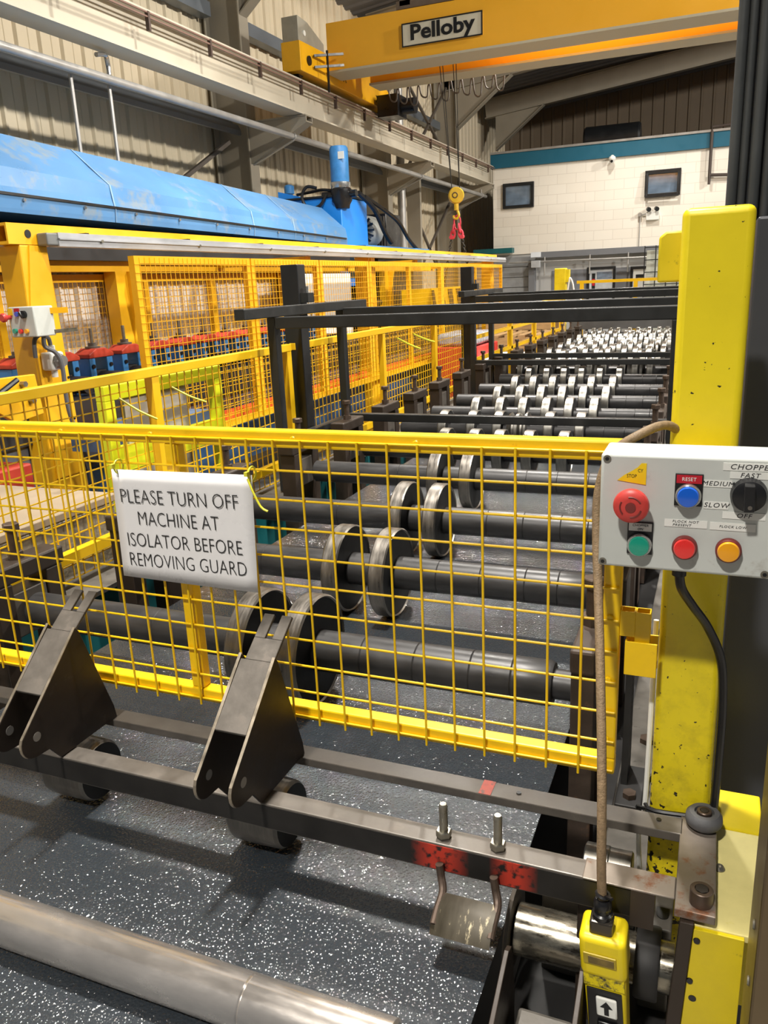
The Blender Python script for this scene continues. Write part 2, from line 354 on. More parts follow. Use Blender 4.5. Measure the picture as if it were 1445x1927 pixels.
def text(name, body, size, loc, m, parent, rot=(PI / 2, 0, 0), align='CENTER', sx=1.0, shear=0.0, depth=0.0004, bold=0.0, space=1.0, fit=None):
    cu = bpy.data.curves.new(name, 'FONT'); cu.body = body; cu.size = size; cu.align_x = align; cu.align_y = 'CENTER'; cu.extrude = depth; cu.shear = shear; cu.offset = bold; cu.space_character = space
    cu.resolution_u = 3
    t = bpy.data.objects.new('tmp', cu); COL.objects.link(t); bpy.context.view_layer.update()
    me = bpy.data.meshes.new_from_object(t.evaluated_get(bpy.context.evaluated_depsgraph_get()))
    bpy.data.objects.remove(t); bpy.data.curves.remove(cu)
    if fit: xs = [v.co.x for v in me.vertices]; sx = fit / (max(xs) - min(xs))
    mx = Matrix.Translation(Vector(loc) - wloc(parent)) @ (rot.to_4x4() if isinstance(rot, Matrix) else Matrix.Rotation(rot[2], 4, 'Z') @ Matrix.Rotation(rot[1], 4, 'Y') @ Matrix.Rotation(rot[0], 4, 'X')) @ Matrix.Diagonal((sx, 1, 1, 1))
    me.transform(mx); me.materials.clear(); me.materials.append(m); me.name = name
    o = bpy.data.objects.new(name, me); COL.objects.link(o); o.parent = parent; return o
ORD = ['first', 'second', 'third', 'fourth', 'fifth', 'sixth', 'seventh', 'eighth', 'ninth', 'tenth', 'eleventh', 'twelfth', 'thirteenth', 'fourteenth', 'fifteenth', 'sixteenth', 'seventeenth', 'eighteenth', 'nineteenth', 'twentieth', 'twenty-first', 'twenty-second']
# ================================================================== the setting
m = MB(); m.box(-7.2, 12, -4, 29, -0.1, 0); S('floor', m, floor_conc, smooth=0)

def cladding(y0, y1, z0, z1, x, pitch=0.33):               # trapezoid profile, ribs upright
    prof = []; y = y0
    while y < y1 - 1e-6:
        prof += [(x, y), (x, y + pitch * 0.40), (x + 0.008, y + pitch * 0.42), (x + 0.008, y + pitch * 0.46), (x, y + pitch * 0.48), (x, y + pitch * 0.80), (x + 0.035, y + pitch * 0.86), (x + 0.035, y + pitch * 0.95)]
        y += pitch
    prof.append((x, y)); vs = [(a, b, z0) for a, b in prof] + [(a, b, z1) for a, b in prof]; n = len(prof)
    return MB().add(vs, [(i, i + 1, n + i + 1, n + i) for i in range(n - 1)])
S('wall_left', cladding(-3.0, 28.0, 0.0, 6.75, -6.9), clad_cream, smooth=0)

def roof_z(x): return 6.75 + 0.11 * (x + 6.9)
prof = []; y = -3.0
vs = []; fs = []; k = 0
while y < 28.2:
    for dy, dz in ((0, 0), (0.22, 0), (0.25, -0.035), (0.31, -0.035)):
        vs += [(-6.95, y + dy, roof_z(-6.95) + dz), (12, y + dy, roof_z(12) + dz)]
    y += 0.34
n = len(vs) // 2
S('ceiling', MB().add(vs, [(2 * i, 2 * i + 1, 2 * i + 3, 2 * i + 2) for i in range(n - 1)]), roof_dark, smooth=0)
# gable end above the office
prof = []; x = -6.95
vs = []
while x < 12:
    for dx, dy in ((0, 0), (0.24, 0), (0.27, -0.04), (0.31, -0.04)):
        vs += [(x + dx, 28.0 + dy, 0), (x + dx, 28.0 + dy, roof_z(x + dx))]
    x += 0.34
n = len(vs) // 2
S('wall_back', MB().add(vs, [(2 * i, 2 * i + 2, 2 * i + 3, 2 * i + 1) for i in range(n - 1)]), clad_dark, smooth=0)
# steel frame: columns, rafters, rails, bracing
def isec(mb, p0, p1, depth_dir, d, w, tf=0.018, tw=0.014):  # I-section: d deep along depth_dir
    p0 = Vector(p0); p1 = Vector(p1); D = Vector(depth_dir).normalized()
    for sgn in (-1, 1): mb.bar(p0 + D * sgn * (d - tf) / 2, p1 + D * sgn * (d - tf) / 2, w if abs(D.x) < 0.5 else w, tf, up=D)
    mb.bar(p0, p1, tw, d - 2 * tf, up=D)
for i, cy in enumerate((5.4, 10.75, 16.0, 20.72)):
    m = MB(); isec(m, (-6.55, cy, 0), (-6.55, cy, 6.6), (1, 0, 0), 0.56, 0.24)
    S('trim_%d' % (i + 1), m, column_grey, smooth=0)
for i, cy in enumerate((5.4, 10.75, 16.0, 20.72, 24.6)):
    m = MB(); isec(m, (-6.6, cy, roof_z(-6.6) - 0.36), (12, cy, roof_z(12) - 0.36), (0, 0, 1), 0.5, 0.2)
    m.prism([(-6.3, cy - 0.01, roof_z(-6.3) - 0.6), (-4.9, cy - 0.01, roof_z(-4.9) - 0.6), (-6.3, cy - 0.01, 5.3)], (0, 0.02, 0))
    m.bar((-6.29, cy, 5.3), (-4.9, cy, roof_z(-4.9) - 0.6), 0.2, 0.02)
    S('trim_%d' % (i + 5), m, column_grey, smooth=0)
for i, (ya, yb) in enumerate(((-2.9, 5.2), (5.5, 10.6), (10.9, 15.85), (16.15, 20.6))):   # ribbed eave sheets between the columns
    pr = [(-6.86, 4.12), (-6.74, 4.12), (-6.70, 4.06), (-6.62, 4.06), (-6.58, 4.0), (-6.50, 4.0), (-6.46, 3.94), (-6.40, 3.94), (-6.36, 3.86), (-6.36, 3.80), (-6.40, 3.80), (-6.86, 3.97)]
    S('trim_%d' % (i + 10), MB().prism([(a, ya, b) for a, b in pr], (0, yb - ya, 0)), clad_grey, smooth=0)
for i, (ya, yb) in enumerate(((-2.9, 5.2), (5.5, 10.6), (10.9, 15.85), (16.15, 20.6))):   # upper wall rails
    S('trim_%d' % (i + 14), MB().box(-6.86, -6.68, ya, yb, 5.32, 5.5), clad_grey, smooth=0)
m = MB()
for p0, p1 in (((-6.45, 17.1, 3.8), (-6.45, 20.4, 6.2)), ((-6.45, 20.5, 4.55), (-6.45, 16.4, 6.4)), ((-6.45, 17.1, 3.85), (-6.45, 20.4, 1.3)), ((-6.45, 20.5, 3.6), (-6.45, 17.0, 1.2)), ((-6.45, 10.4, 3.7), (-6.45, 8.2, 2.6))):
    m.bar(p0, p1, 0.05, 0.05)
S('trim_18', m, mat('brace_dark', (92, 84, 76), 0.55), smooth=0)
m = MB(); m.cyl((-6.2, 16.45, 0), (-6.2, 16.45, 6.4), 0.085, 16); S('trim_19', m, pipe_grey)
m = MB(); m.box(-6.35, -6.05, 17.15, 17.25, 0, 4.0); S('trim_20', m, column_grey, smooth=0)

# office block at the far end of the hall
S('wall_office', MB().box(-5.45, 9, 21.0, 21.3, 2.3, 4.36), block_white, smooth=0)
S('trim_21', MB().box(-5.5, 9, 20.93, 21.3, 4.36, 4.68), teal_band, smooth=0)
S('trim_22', MB().box(-5.5, 9, 20.90, 21.3, 4.68, 4.73), pipe_grey, smooth=0)
S('wall_office_lower', MB().box(-6.85, 9, 21.02, 21.3, 0, 2.3), grey_wall, smooth=0)
S('trim_23', MB().box(-4.3, 9, 20.85, 21.02, 2.18, 2.32), grey_band, smooth=0)
S('trim_24', MB().box(-3.95, 0.5, 21.0, 21.02, 1.25, 1.86), grey_band, smooth=0)
m = MB()
for k in range(9): m.box(-5.9, -4.5, 20.96, 21.02, 0.25 * k, 0.25 * k + 0.235)
S('trim_25', m, mat('roller_shutter_grey', (146, 148, 150), 0.55), smooth=0)
S('trim_26', MB().box(-4.5, -4.35, 20.8, 21.0, 0, 2.14), grey_band, smooth=0)
S('trim_27', MB().box(-5.9, -4.9, 20.7, 20.95, 2.34, 2.46), teal, smooth=0)
for i, (xa, xb, za, zb) in enumerate(((-5.19, -4.415, 3.40, 3.99), (-1.80, -1.01, 3.415, 3.995))):
    w = T('window_%d' % (i + 1), None, None, (xa, 20.95, za)); w['kind'] = 'structure'
    m = MB()
    for a in ((xa, xb, za, za + 0.07), (xa, xb, zb - 0.07, zb), (xa, xa + 0.07, za + 0.07, zb - 0.07), (xb - 0.07, xb, za + 0.07, zb - 0.07)): m.box(a[0], a[1], 20.93, 21.02, a[2], a[3])
    O('window_frame', m, frame_black, w, bevel=0.006, smooth=0)
    O('pane', MB().box(xa + 0.06, xb - 0.06, 20.975, 20.99, za + 0.06, zb - 0.06), glass, w, smooth=0)
    if i == 1:
        m = MB(); m.hexa([(xa + 0.04, 20.86, za - 0.02), (xb - 0.03, 20.86, za - 0.02), (xb - 0.03, 20.89, za - 0.02), (xa + 0.04, 20.89, za - 0.02), (xa + 0.04, 20.92, zb - 0.05), (xb - 0.03, 20.92, zb - 0.05), (xb - 0.03, 20.95, zb - 0.05), (xa + 0.04, 20.95, zb - 0.05)])
        m2 = MB(); m2.bar((xa + 0.05, 20.87, za), (xa + 0.05, 20.93, zb - 0.06), 0.05, 0.03); m2.bar((xb - 0.05, 20.87, za), (xb - 0.05, 20.93, zb - 0.06), 0.05, 0.03); m2.bar((xa + 0.03, 20.87, za), (xb - 0.03, 20.87, za), 0.03, 0.05); m2.bar((xa + 0.03, 20.93, zb - 0.06), (xb - 0.03, 20.93, zb - 0.06), 0.03, 0.05)
        O('open_sash', m2, frame_black, w, smooth=0)
for i, (xa, xb, zt) in enumerate(((-3.08, -2.40, 1.90), (-2.05, -1.60, 1.87))):
    d = T('door_%d' % (i + 1), None, None, (xa, 21, 0)); d['kind'] = 'structure'
    m = MB(); m.box(xa, xa + 0.06, 20.96, 21.02, 0, zt); m.box(xb - 0.06, xb, 20.96, 21.02, 0, zt); m.box(xa + 0.06, xb - 0.06, 20.96, 21.02, zt - 0.06, zt)
    O('door_frame', m, frame_black, d, smooth=0)
    O('door_leaf', MB().box(xa + 0.06, xb - 0.06, 20.985, 21.01, 0, zt - 0.06), mat('door_leaf_grey', (190, 194, 198), 0.5), d, smooth=0)
    if i == 0:
        O('glazed_panel', MB().box(xa + 0.24, xb - 0.08, 20.975, 20.99, 1.62, 1.78), glass, d, smooth=0)
        O('push_plate', MB().box(xa + 0.12, xa + 0.2, 20.975, 20.99, 1.35, 1.75), frame_black, d, smooth=0)
        O('red_notice', MB().box(xa + 0.13, xa + 0.19, 20.97, 20.98, 1.46, 1.62), label_red, d, smooth=0)

# ================================================================== overhead: runway, crane, pipes
rb = T('crane_runway_beam', 'long cream steel runway beam along the left wall carrying the yellow crane', 'beam', (-5.55, 12, 3.98))
m = MB(); isec(m, (-5.55, 1.5, 4.195), (-5.55, 20.85, 4.195), (0, 0, 1), 0.43, 0.30, 0.022, 0.02); m.box(-5.62, -5.5, 17.0, 17.03, 4.0, 4.39)
O('beam', m, beam_cream, rb, smooth=0)
O('crane_rail', MB().box(-5.59, -5.51, 1.5, 20.85, 4.41, 4.465), mat('rail_dark', (70, 62, 56), 0.5, metal=0.4), rb, smooth=0)
m = MB()
for zz in (4.36, 4.32): m.bar((-5.36, 1.5, zz), (-5.36, 20.8, zz), 0.02, 0.014)
O('conductor_bar', m, mat('conductor_brown', (120, 92, 80), 0.5), rb, smooth=0)
for k in range(18): O('hanger', MB().box(-5.385, -5.345, 2.0 + 1.07 * k, 2.03 + 1.07 * k, 4.2, 4.37), mat('hanger_brown', (74, 58, 50), 0.5), rb, smooth=0)
for k, cy in enumerate((10.75, 16.0, 20.65)):
    m = MB(); m.prism([(-6.27, cy - 0.1, 3.96), (-5.36, cy - 0.1, 3.96), (-5.36, cy - 0.1, 3.9), (-6.27, cy - 0.1, 3.45)], (0, 0.02, 0)); m.prism([(-6.27, cy + 0.08, 3.96), (-5.36, cy + 0.08, 3.96), (-5.36, cy + 0.08, 3.9), (-6.27, cy + 0.08, 3.45)], (0, 0.02, 0))
    m.bar((-6.27, cy, 3.44), (-5.36, cy, 3.89), 0.2, 0.02); m.box(-6.27, -5.36, cy - 0.11, cy + 0.11, 3.955, 3.975)
    O('corbel', m, column_grey, rb, smooth=0)
pp = T('overhead_pipe', 'long galvanised pipe running along the wall below the cream runway beam', 'pipe', (-5.62, 12, 3.73))
O('pipe', MB().cyl((-5.62, 1.0, 3.73), (-5.62, 20.9, 3.73), 0.042, 14), pipe_grey, pp)
for cy in (5.4, 10.72, 16.0, 20.5):
    m = MB(); m.bar((-6.27, cy, 3.42), (-5.6, cy, 3.68), 0.04, 0.012); m.ring((-5.62, cy, 3.73), (0, 1, 0), 0.05, 0.008, 14, 6); m.cyl((-5.62, cy, 3.77), (-5.62, cy, 3.86), 0.012, 8)
    O('pipe_bracket', m, pipe_grey, pp)
m = MB(); m.tube(spline([(-5.62, 7.0, 3.77), (-5.62, 7.0, 3.86), (-5.6, 6.95, 3.93), (-5.58, 6.8, 3.9)]), 0.022, 8); O('valve', m, bezel_chrome, pp)
for k, (yy, lab) in enumerate(((6.55, 'left of the two upright conduits dropping from the wall pipe behind the blue hood'), (7.08, 'right of the two upright conduits dropping from the wall pipe behind the blue hood'))):
    tag(O('conduit', MB().cyl((-5.70, yy, 2.6), (-5.70, yy, 3.70), 0.019, 10), pipe_grey), lab, 'pipe', 'conduits behind the hood')

cr = T('overhead_crane', 'yellow twin girder overhead crane spanning the hall with a cream name plate', 'crane', (0, 12, 4.47))
m = MB(); m.box(-5.34, 7, 11.4, 11.80, 4.63, 5.24); O('front_girder', m, crane_yellow, cr, smooth=0, bevel=0.006)
O('front_bottom_flange', MB().box(-5.34, 7, 11.36, 11.84, 4.60, 4.63), crane_grey, cr, smooth=0)
m = MB(); m.box(-5.10, 7, 12.36, 12.70, 4.63, 5.2); O('rear_girder', m, mat('crane_yellow_deep', (238, 162, 20), 0.5, var=0.03), cr, smooth=0, bevel=0.006)
O('rear_bottom_flange', MB().box(-5.10, 7, 12.32, 12.74, 4.60, 4.63), crane_grey, cr, smooth=0)
m = MB(); m.prism([(-5.64, 10.6, 4.5), (-5.64, 14.05, 4.5), (-5.64, 14.05, 4.72), (-5.64, 13.4, 4.9), (-5.64, 10.6, 4.86)], (0.28, 0, 0)); O('end_carriage', m, gantry_yellow, cr, smooth=0, bevel=0.008)
m = MB(); m.prism([(-5.62, 10.62, 4.86), (-5.62, 11.39, 4.86), (-5.62, 11.39, 4.98), (-5.62, 10.9, 5.14), (-5.62, 10.62, 5.16)], (0.24, 0, 0)); O('control_cabinet', m, mat('cabinet_grey', (150, 146, 132), 0.6), cr, smooth=0, bevel=0.006)
O('indicator_lamp', MB().cyl((-5.40, 10.78, 4.98), (-5.365, 10.78, 4.98), 0.035, 14), label_white, cr)
for yy in (10.82, 13.8):
    O('wheel', MB().cyl((-5.62, yy, 4.565), (-5.48, yy, 4.565), 0.10, 20), plastic_black, cr)
    O('axle_cover', MB().cyl((-5.37, yy + 0.02, 4.66), (-5.34, yy + 0.02, 4.66), 0.06, 18), plastic_black, cr)
m = MB(); m.bar((-5.33, 10.95, 4.74), (-5.05, 11.3, 4.80), 0.03, 0.03); m.bar((-5.33, 10.95, 4.60), (-5.05, 11.3, 4.66), 0.03, 0.03); m.bar((-5.2, 11.1, 4.82), (-5.2, 11.1, 4.3), 0.025, 0.025); O('collector_arm', m, plastic_black, cr, smooth=0)
m = MB(); m.box(-5.3, -4.95, 13.1, 13.5, 4.3, 4.62); m.cyl((-5.0, 13.3, 4.45), (-4.72, 13.3, 4.45), 0.12, 16); O('drive_motor', m, plastic_black, cr)
m = MB(); m.box(-4.19, -3.09, 11.37, 11.40, 4.785, 5.05); np_ = O('name_plate', m, [sign_plate], cr, smooth=0)
m = MB()
for a in ((-4.2, -3.08, 4.775, 4.79), (-4.2, -3.08, 5.045, 5.06), (-4.2, -4.185, 4.79, 5.045), (-3.095, -3.08, 4.79, 5.045)): m.box(a[0], a[1], 11.362, 11.372, a[2], a[3])
O('plate_border', m, frame_black, np_, smooth=0)
text('lettering', 'Pelloby', 0.255, (-3.64, 11.366, 4.93), frame_black, np_, sx=1.2, bold=0.007, depth=0.003)
text('marking', 'A', 0.16, (-5.355, 12.0, 4.66), frame_black, cr, rot=(PI / 2, 0, PI / 2), depth=0.002)
text('marking', 'X', 0.14, (-5.355, 13.25, 4.6), frame_black, cr, rot=(PI / 2, 0, PI / 2), depth=0.002)
m = MB(); m.box(-4.3, -2.9, 11.45, 11.6, 5.26, 5.36); m.box(-4.3, -2.9, 12.5, 12.65, 5.22, 5.36); m.cyl((-4.1, 12.05, 5.42), (-3.1, 12.05, 5.42), 0.16, 20); m.box(-4.25, -4.1, 11.45, 12.65, 5.3, 5.4); m.box(-3.1, -2.95, 11.45, 12.65, 5.3, 5.4)
O('trolley', m, mat('trolley_brown', (104, 90, 76), 0.6), cr)
m = MB()
for xx in (-3.78, -3.72, -3.55, -3.49): m.cyl((xx - 0.18, 12.08, 5.3), (-3.815 + (0.06 if xx > -3.6 else -0.06), 12.46, 3.04), 0.006, 6)
O('hoist_rope', m, chain_dark, cr)
fc = MB(); xx = -5.0
pts = []
for k in range(11):
    x0 = -5.0 + 0.17 * k; pts += [(x0, 12.85, 4.62), (x0 + 0.03, 12.86, 4.48 - 0.04 * (k % 3)), (x0 + 0.11, 12.88, 4.46 - 0.04 * (k % 3)), (x0 + 0.14, 12.86, 4.6)]
fc.tube(spline(pts, 4), 0.012, 6); tag(O('festoon_cable', fc, mat('festoon_grey', (96, 90, 84), 0.6)), 'looped grey festoon cable hanging under the rear crane girder', 'cable')

GSC = 1.05
hb = T('hook_block', 'round yellow crane hook block hanging on ropes in front of the third column', 'hook', (-3.63, 11.87, 2.5))
m = MB(); m.lathe([(0.03, -0.055), (0.10, -0.05), (0.115, -0.02), (0.115, 0.02), (0.10, 0.05), (0.03, 0.055)], (-3.63, 11.87, 2.9), (0.35, -0.93, 0), 28); O('sheave_cover', m, hook_yellow, hb)
m = MB(); m.ring((-3.63, 11.81, 2.9), (0.35, -0.93, 0), 0.035, 0.008, 18, 6); O('centre_cap', m, bolt_brown, hb)
m = MB(); m.cyl((-3.63, 11.87, 2.79), (-3.63, 11.87, 2.70), 0.035, 12); m.tube(spline([(-3.63, 11.87, 2.72), (-3.605, 11.87, 2.67), (-3.595, 11.87, 2.62), (-3.625, 11.87, 2.585), (-3.665, 11.87, 2.595), (-3.675, 11.87, 2.63)]), 0.018, 8); O('hook', m, hook_yellow, hb)
sl = T('chain_sling', 'two-legged chain sling with red links hanging from the yellow hook', 'sling', (-3.63, 11.87, 1.5))
m = MB()
def link(mb, c, d, L, w, r, side):
    c = Vector(c); d = Vector(d).normalized(); s = Vector(side); s = (s - d * s.dot(d)).normalized(); pts = []
    for k in range(13):
        th = 2 * PI * k / 12; pts.append(c + d * (L / 2) * math.cos(th) + s * (w / 2) * math.sin(th))
    mb.tube(pts, r, 6)
link(m, (-3.62, 11.87, 2.53), (0, 0, 1), 0.20, 0.10, 0.012, (1, 0, 0)); O('master_link', m, sling_red, sl)
for sg in (-1, 1):
    m = MB(); link(m, (-3.63 + sg * 0.045, 11.87, 2.45), (sg * 0.15, 0, -1), 0.13, 0.07, 0.014, (0, 1, 0)); link(m, (-3.63 + sg * 0.06, 11.87, 2.37), (sg * 0.15, 0, -1), 0.11, 0.06, 0.016, (1, 0, 0)); m.cyl((-3.63 + sg * 0.08, 11.84, 2.33), (-3.63 + sg * 0.08, 11.9, 2.33), 0.03, 10)
    O('shortening_clutch', m, sling_red, sl)
    m = MB()
    for k in range(20): link(m, (-3.63 + sg * (0.085 + 0.007 * k), 11.87, 2.30 - 0.036 * k), (sg * 0.2, 0, -1), 0.05, 0.03, 0.006, (1, 0, 0) if k % 2 else (0, 1, 0))
    O('chain_leg', m, chain_dark, sl)

GSC = 1.0
# office wall fittings
cc = T('security_camera', 'small white dome camera mounted under the teal band of the office', 'camera', (-2.55, 20.9, 4.3))
O('mount', MB().cyl((-2.55, 20.99, 4.36), (-2.55, 20.88, 4.36), 0.045, 14), label_white, cc); O('dome', MB().lathe([(0.02, 0), (0.06, 0.03), (0.085, 0.09), (0.07, 0.14)], (-2.55, 20.84, 4.22), (0, 0, 1), 16), label_white, cc); O('lens', MB().cyl((-2.55, 20.79, 4.26), (-2.55, 20.76, 4.25), 0.03, 12), plastic_black, cc)
el = T('emergency_light', 'twin-spot emergency light box on the white office wall below the open window', 'light', (-1.66, 20.95, 2.9))
O('battery_box', MB().box(-1.74, -1.45, 20.9, 21, 2.9, 3.09), label_white, el, bevel=0.01)
for xx in (-1.7, -1.52): O('spot_head', MB().cyl((xx, 20.93, 3.15), (xx + 0.03, 20.83, 3.13), 0.05, 14), frame_black, el)
m = MB(); m.cyl((-1.88, 20.98, 2.25), (-1.88, 20.98, 3.02), 0.012, 8); m.cyl((-1.88, 20.98, 3.02), (-1.74, 20.96, 3.05), 0.012, 8); m.cyl((-1.88, 20.99, 3.04), (-1.88, 20.9, 3.04), 0.045, 12); O('conduit', m, pipe_grey, el)
wp = MB(); wp.tube([(-0.40, 20.9, 4.68), (-0.40, 20.9, 3.72)], 0.035, 10); wp.tube([(-0.42, 20.9, 3.78), (0.6, 20.9, 3.72)], 0.035, 10); wp.tube([(-0.40, 20.9, 3.8), (-0.40, 20.9, 3.58)], 0.03, 10); wp.tube([(-0.40, 20.9, 4.68), (-0.40, 20.9, 4.78), (0.7, 20.9, 4.82)], 0.03, 10)
tag(O('steel_pipe', wp, mat('pipe_dark_brown', (66, 56, 50), 0.5)), 'dark bracketed pipe on the office wall beside the machine column', 'pipe')
wc = T('wall_conduit_run', 'grey conduit with drop legs running under the ledge of the grey office wall', 'pipe', (-3, 20.8, 1.7))
O('conduit', MB().tube([(-5.0, 20.8, 2.10), (-1.65, 20.8, 2.07)], 0.02, 8), pipe_grey, wc)
m = MB()
for xx in (-4.1, -3.0, -2.1): m.tube([(xx, 20.82, 2.2), (xx, 20.82, 1.75)], 0.018, 8)
O('drop_leg', m, pipe_grey, wc)
O('junction_box', MB().box(-4.42, -4.2, 20.7, 20.84, 1.95, 2.12), mat('junction_grey', (176, 178, 180), 0.5), wc, bevel=0.01)
tag(O('light_panel', MB().box(-4.42, -4.18, 20.68, 20.74, 2.2, 2.32), panel_white_lit), 'small white plastic panel at the left end of the grey ledge', 'panel')
wn = T('notice_board', 'white wall notice with a red strip beside the far door', 'notice', (-1.82, 20.95, 1.3))
O('board', MB().box(-1.98, -1.66, 20.955, 20.975, 1.25, 1.80), label_white, wn, smooth=0)
O('red_strip', MB().box(-1.96, -1.68, 20.945, 20.955, 1.30, 1.38), label_red, wn, smooth=0); O('text_block', MB().box(-1.92, -1.74, 20.945, 20.955, 1.60, 1.68), frame_black, wn, smooth=0)
cg = T('wire_cage', 'tall pale stillage with a dark wire grid standing before the grey office wall', 'cage', (-1.3, 20.3, 0))
O('liner', MB().box(-1.62, -0.7, 20.1, 20.6, 0.0, 2.2), mat('cage_liner', (178, 180, 168), 0.6), cg)
m = MB()
for k in range(5): m.bar((-1.66 + 0.24 * k, 20.06, 0.0), (-1.66 + 0.24 * k, 20.06, 2.3), 0.02, 0.02)
for k in range(9): m.bar((-1.66, 20.05, 0.1 + 0.27 * k), (-0.7, 20.05, 0.1 + 0.27 * k), 0.02, 0.02)
O('wire_grid', m, frame_black, cg, smooth=0)
S('trim_29', MB().box(-5.5, 9, 21.3, 24.0, 4.5, 4.66), grey_band, smooth=0)
bk = MB(); bk.lathe([(0.30, 0), (0.34, 0.05), (0.34, 1.33), (0.30, 1.38)], (-3.47, 22.6, 5.0), (1, 0.02, 0), 20)
tag(O('air_receiver', bk, frame_black), 'dark cylindrical tank lying on the office roof in the shadows', 'tank')
# ================================================================== left machine: hood, power unit, gantry, yokes, mesh screens
def panel_x(name, label, x, y0, y1, z0, z1, fm, pitch=0.05, fw=0.04, wire=0.0032, mids=(), group=None, cat='screen', wdx=0.024, bot=True):
    """framed wire-mesh panel standing in a plane of constant x"""
    t = T(name, label, cat, (x, (y0 + y1) / 2, z0), group)
    m = MB(); m.box(x - fw / 2, x + fw / 2, y0, y1, z1 - fw, z1); O('top_rail', m, fm, t, smooth=0)
    if bot: m = MB(); m.box(x - fw / 2, x + fw / 2, y0, y1, z0, z0 + fw); O('bottom_rail', m, fm, t, smooth=0)
    for yy in (y0, y1 - fw): O('post', MB().box(x - fw / 2, x + fw / 2, yy, yy + fw, z0 + (fw if bot else 0), z1 - fw), fm, t, smooth=0)
    for yy in mids: O('post', MB().box(x - fw / 2, x + fw / 2, yy - fw / 2, yy + fw / 2, z0 + (fw if bot else 0), z1 - fw), fm, t, smooth=0)
    m = MB(); n = int((y1 - y0) / pitch)
    for k in range(1, n): y = y0 + k * (y1 - y0) / n; m.bar((x + wdx, y, z0), (x + wdx, y, z1 - 0.01), wire, wire)
    n = int((z1 - z0) / pitch)
    for k in range(1, n): z = z0 + k * (z1 - z0) / n; m.bar((x + wdx, y0, z), (x + wdx, y1, z), wire, wire)
    O('wire_mesh', m, fm, t, smooth=0)
    return t

hd = T('machine_hood', 'long faceted light blue hood covering the machine along the left wall', 'machine', (-5.2, 6, 0))
A = [(-4.57, 1.0, 2.335), (-4.56, 1.0, 2.485), (-4.60, 1.0, 2.70), (-5.05, 1.0, 3.04), (-5.9, 1.0, 3.08), (-5.9, 1.0, 2.2)]
B = [(-4.57, 10.05, 2.225), (-4.56, 10.05, 2.30), (-4.60, 10.08, 2.43), (-5.05, 10.33, 2.735), (-5.9, 10.33, 2.77), (-5.9, 10.05, 2.2)]
vs = A + B; n = 6
O('cover', MB().add(vs, [(i, (i + 1) % n, (i + 1) % n + n, i + n) for i in range(n)] + [(5, 4, 3, 2, 1, 0), (6, 7, 8, 9, 10, 11)]), hood_blue, hd, smooth=0)
def onhood(i, y):
    t = (y - 1.0) / 9.05; return Vector(A[i]).lerp(Vector(B[i]), t)
for yy in (5.55, 7.7, 8.6):
    m = MB()
    for i in (0, 1, 2): m.bar(onhood(i, yy) + Vector((0.002, 0, 0.001)), onhood(i + 1, yy) + Vector((0.002, 0, 0.001)), 0.014, 0.006, up=(1, 0, 1))
    O('seam_strip', m, mat('seam_blue_grey', (138, 172, 204), 0.45), hd, smooth=0)
m = MB(); m.bar(onhood(1, 1.1) + Vector((0.004, 0, 0)), onhood(1, 10.0) + Vector((0.004, 0, 0)), 0.012, 0.018); O('hinge_line', m, frame_black, hd, smooth=0)
m = MB()
for k in range(14): p = onhood(1, 1.6 + 0.6 * k) + Vector((0.0, 0, -0.03)); m.cyl(p, p + Vector((0.012, 0, 0)), 0.012, 10)
O('rivet', m, bezel_chrome, hd)
m = cladding(0.5, 10.3, 0.0, 1.97, -4.84, 0.2)  # pale sheet added ahead of the shaded wall so the background reads bright
S('trim_28', m, mat('wall_standin_white', (232, 224, 212), 0.6, var=0.03), smooth=0)
O('base', MB().box(-5.8, -4.52, 1.0, 10.0, 1.98, 2.215), bed_dark, hd, smooth=0)
for yy in (1.4, 4.2, 7.0, 9.7): O('leg', MB().box(-5.7, -5.55, yy, yy + 0.14, 0, 1.98), bed_dark, hd, smooth=0)

pu = T('hydraulic_power_unit', 'bright blue hydraulic tank with black hoses beyond the far end of the blue hood', 'machine', (-5.25, 10.9, 0))
O('tank', MB().box(-5.75, -4.8, 10.42, 11.3, 1.7, 2.87), unit_blue, pu, bevel=0.012)
O('tank_lid', MB().box(-5.78, -4.78, 10.4, 11.32, 2.87, 2.895), frame_black, pu, smooth=0)
m = MB(); m.prism([(-5.76, 10.44, 2.88), (-5.76, 10.44, 3.0), (-5.3, 10.44, 2.88)], (0, 0.05, 0)); O('gusset', m, unit_blue, pu, smooth=0)
O('sight_gauge', MB().box(-5.28, -5.22, 10.405, 10.42, 2.45, 2.72), label_white, pu, smooth=0)
m = MB(); m.lathe([(0.05, 0), (0.05, 0.1), (0.07, 0.1), (0.07, 0.2), (0.04, 0.22)], (-5.72, 10.7, 2.89), (0, 0, 1), 16); O('breather_cap', m, yoke_blue, pu)
m = MB(); m.lathe([(0.12, 0), (0.125, 0.02), (0.125, 0.42), (0.11, 0.45)], (-4.84, 10.52, 3.05), (0, 0, 1), 24); O('filter_bowl', m, yoke_blue, pu)
O('filter_label', MB().box(-4.80, -4.715, 10.40, 10.41, 3.33, 3.42), label_white, pu, smooth=0)
m = MB(); m.lathe([(0.13, 0), (0.14, 0.05), (0.14, 0.08), (0.10, 0.1)], (-4.84, 10.52, 2.97), (0, 0, 1), 18); O('filter_head', m, bezel_chrome, pu)
m = MB(); m.lathe([(0.10, 0), (0.11, 0.05), (0.14, 0.1), (0.14, 0.24), (0.12, 0.26)], (-4.82, 10.5, 2.72), (0, 0, 1), 18); m.cyl((-4.6, 10.5, 2.9), (-5.1, 10.5, 2.9), 0.05, 12); O('pump', m, plastic_black, pu)
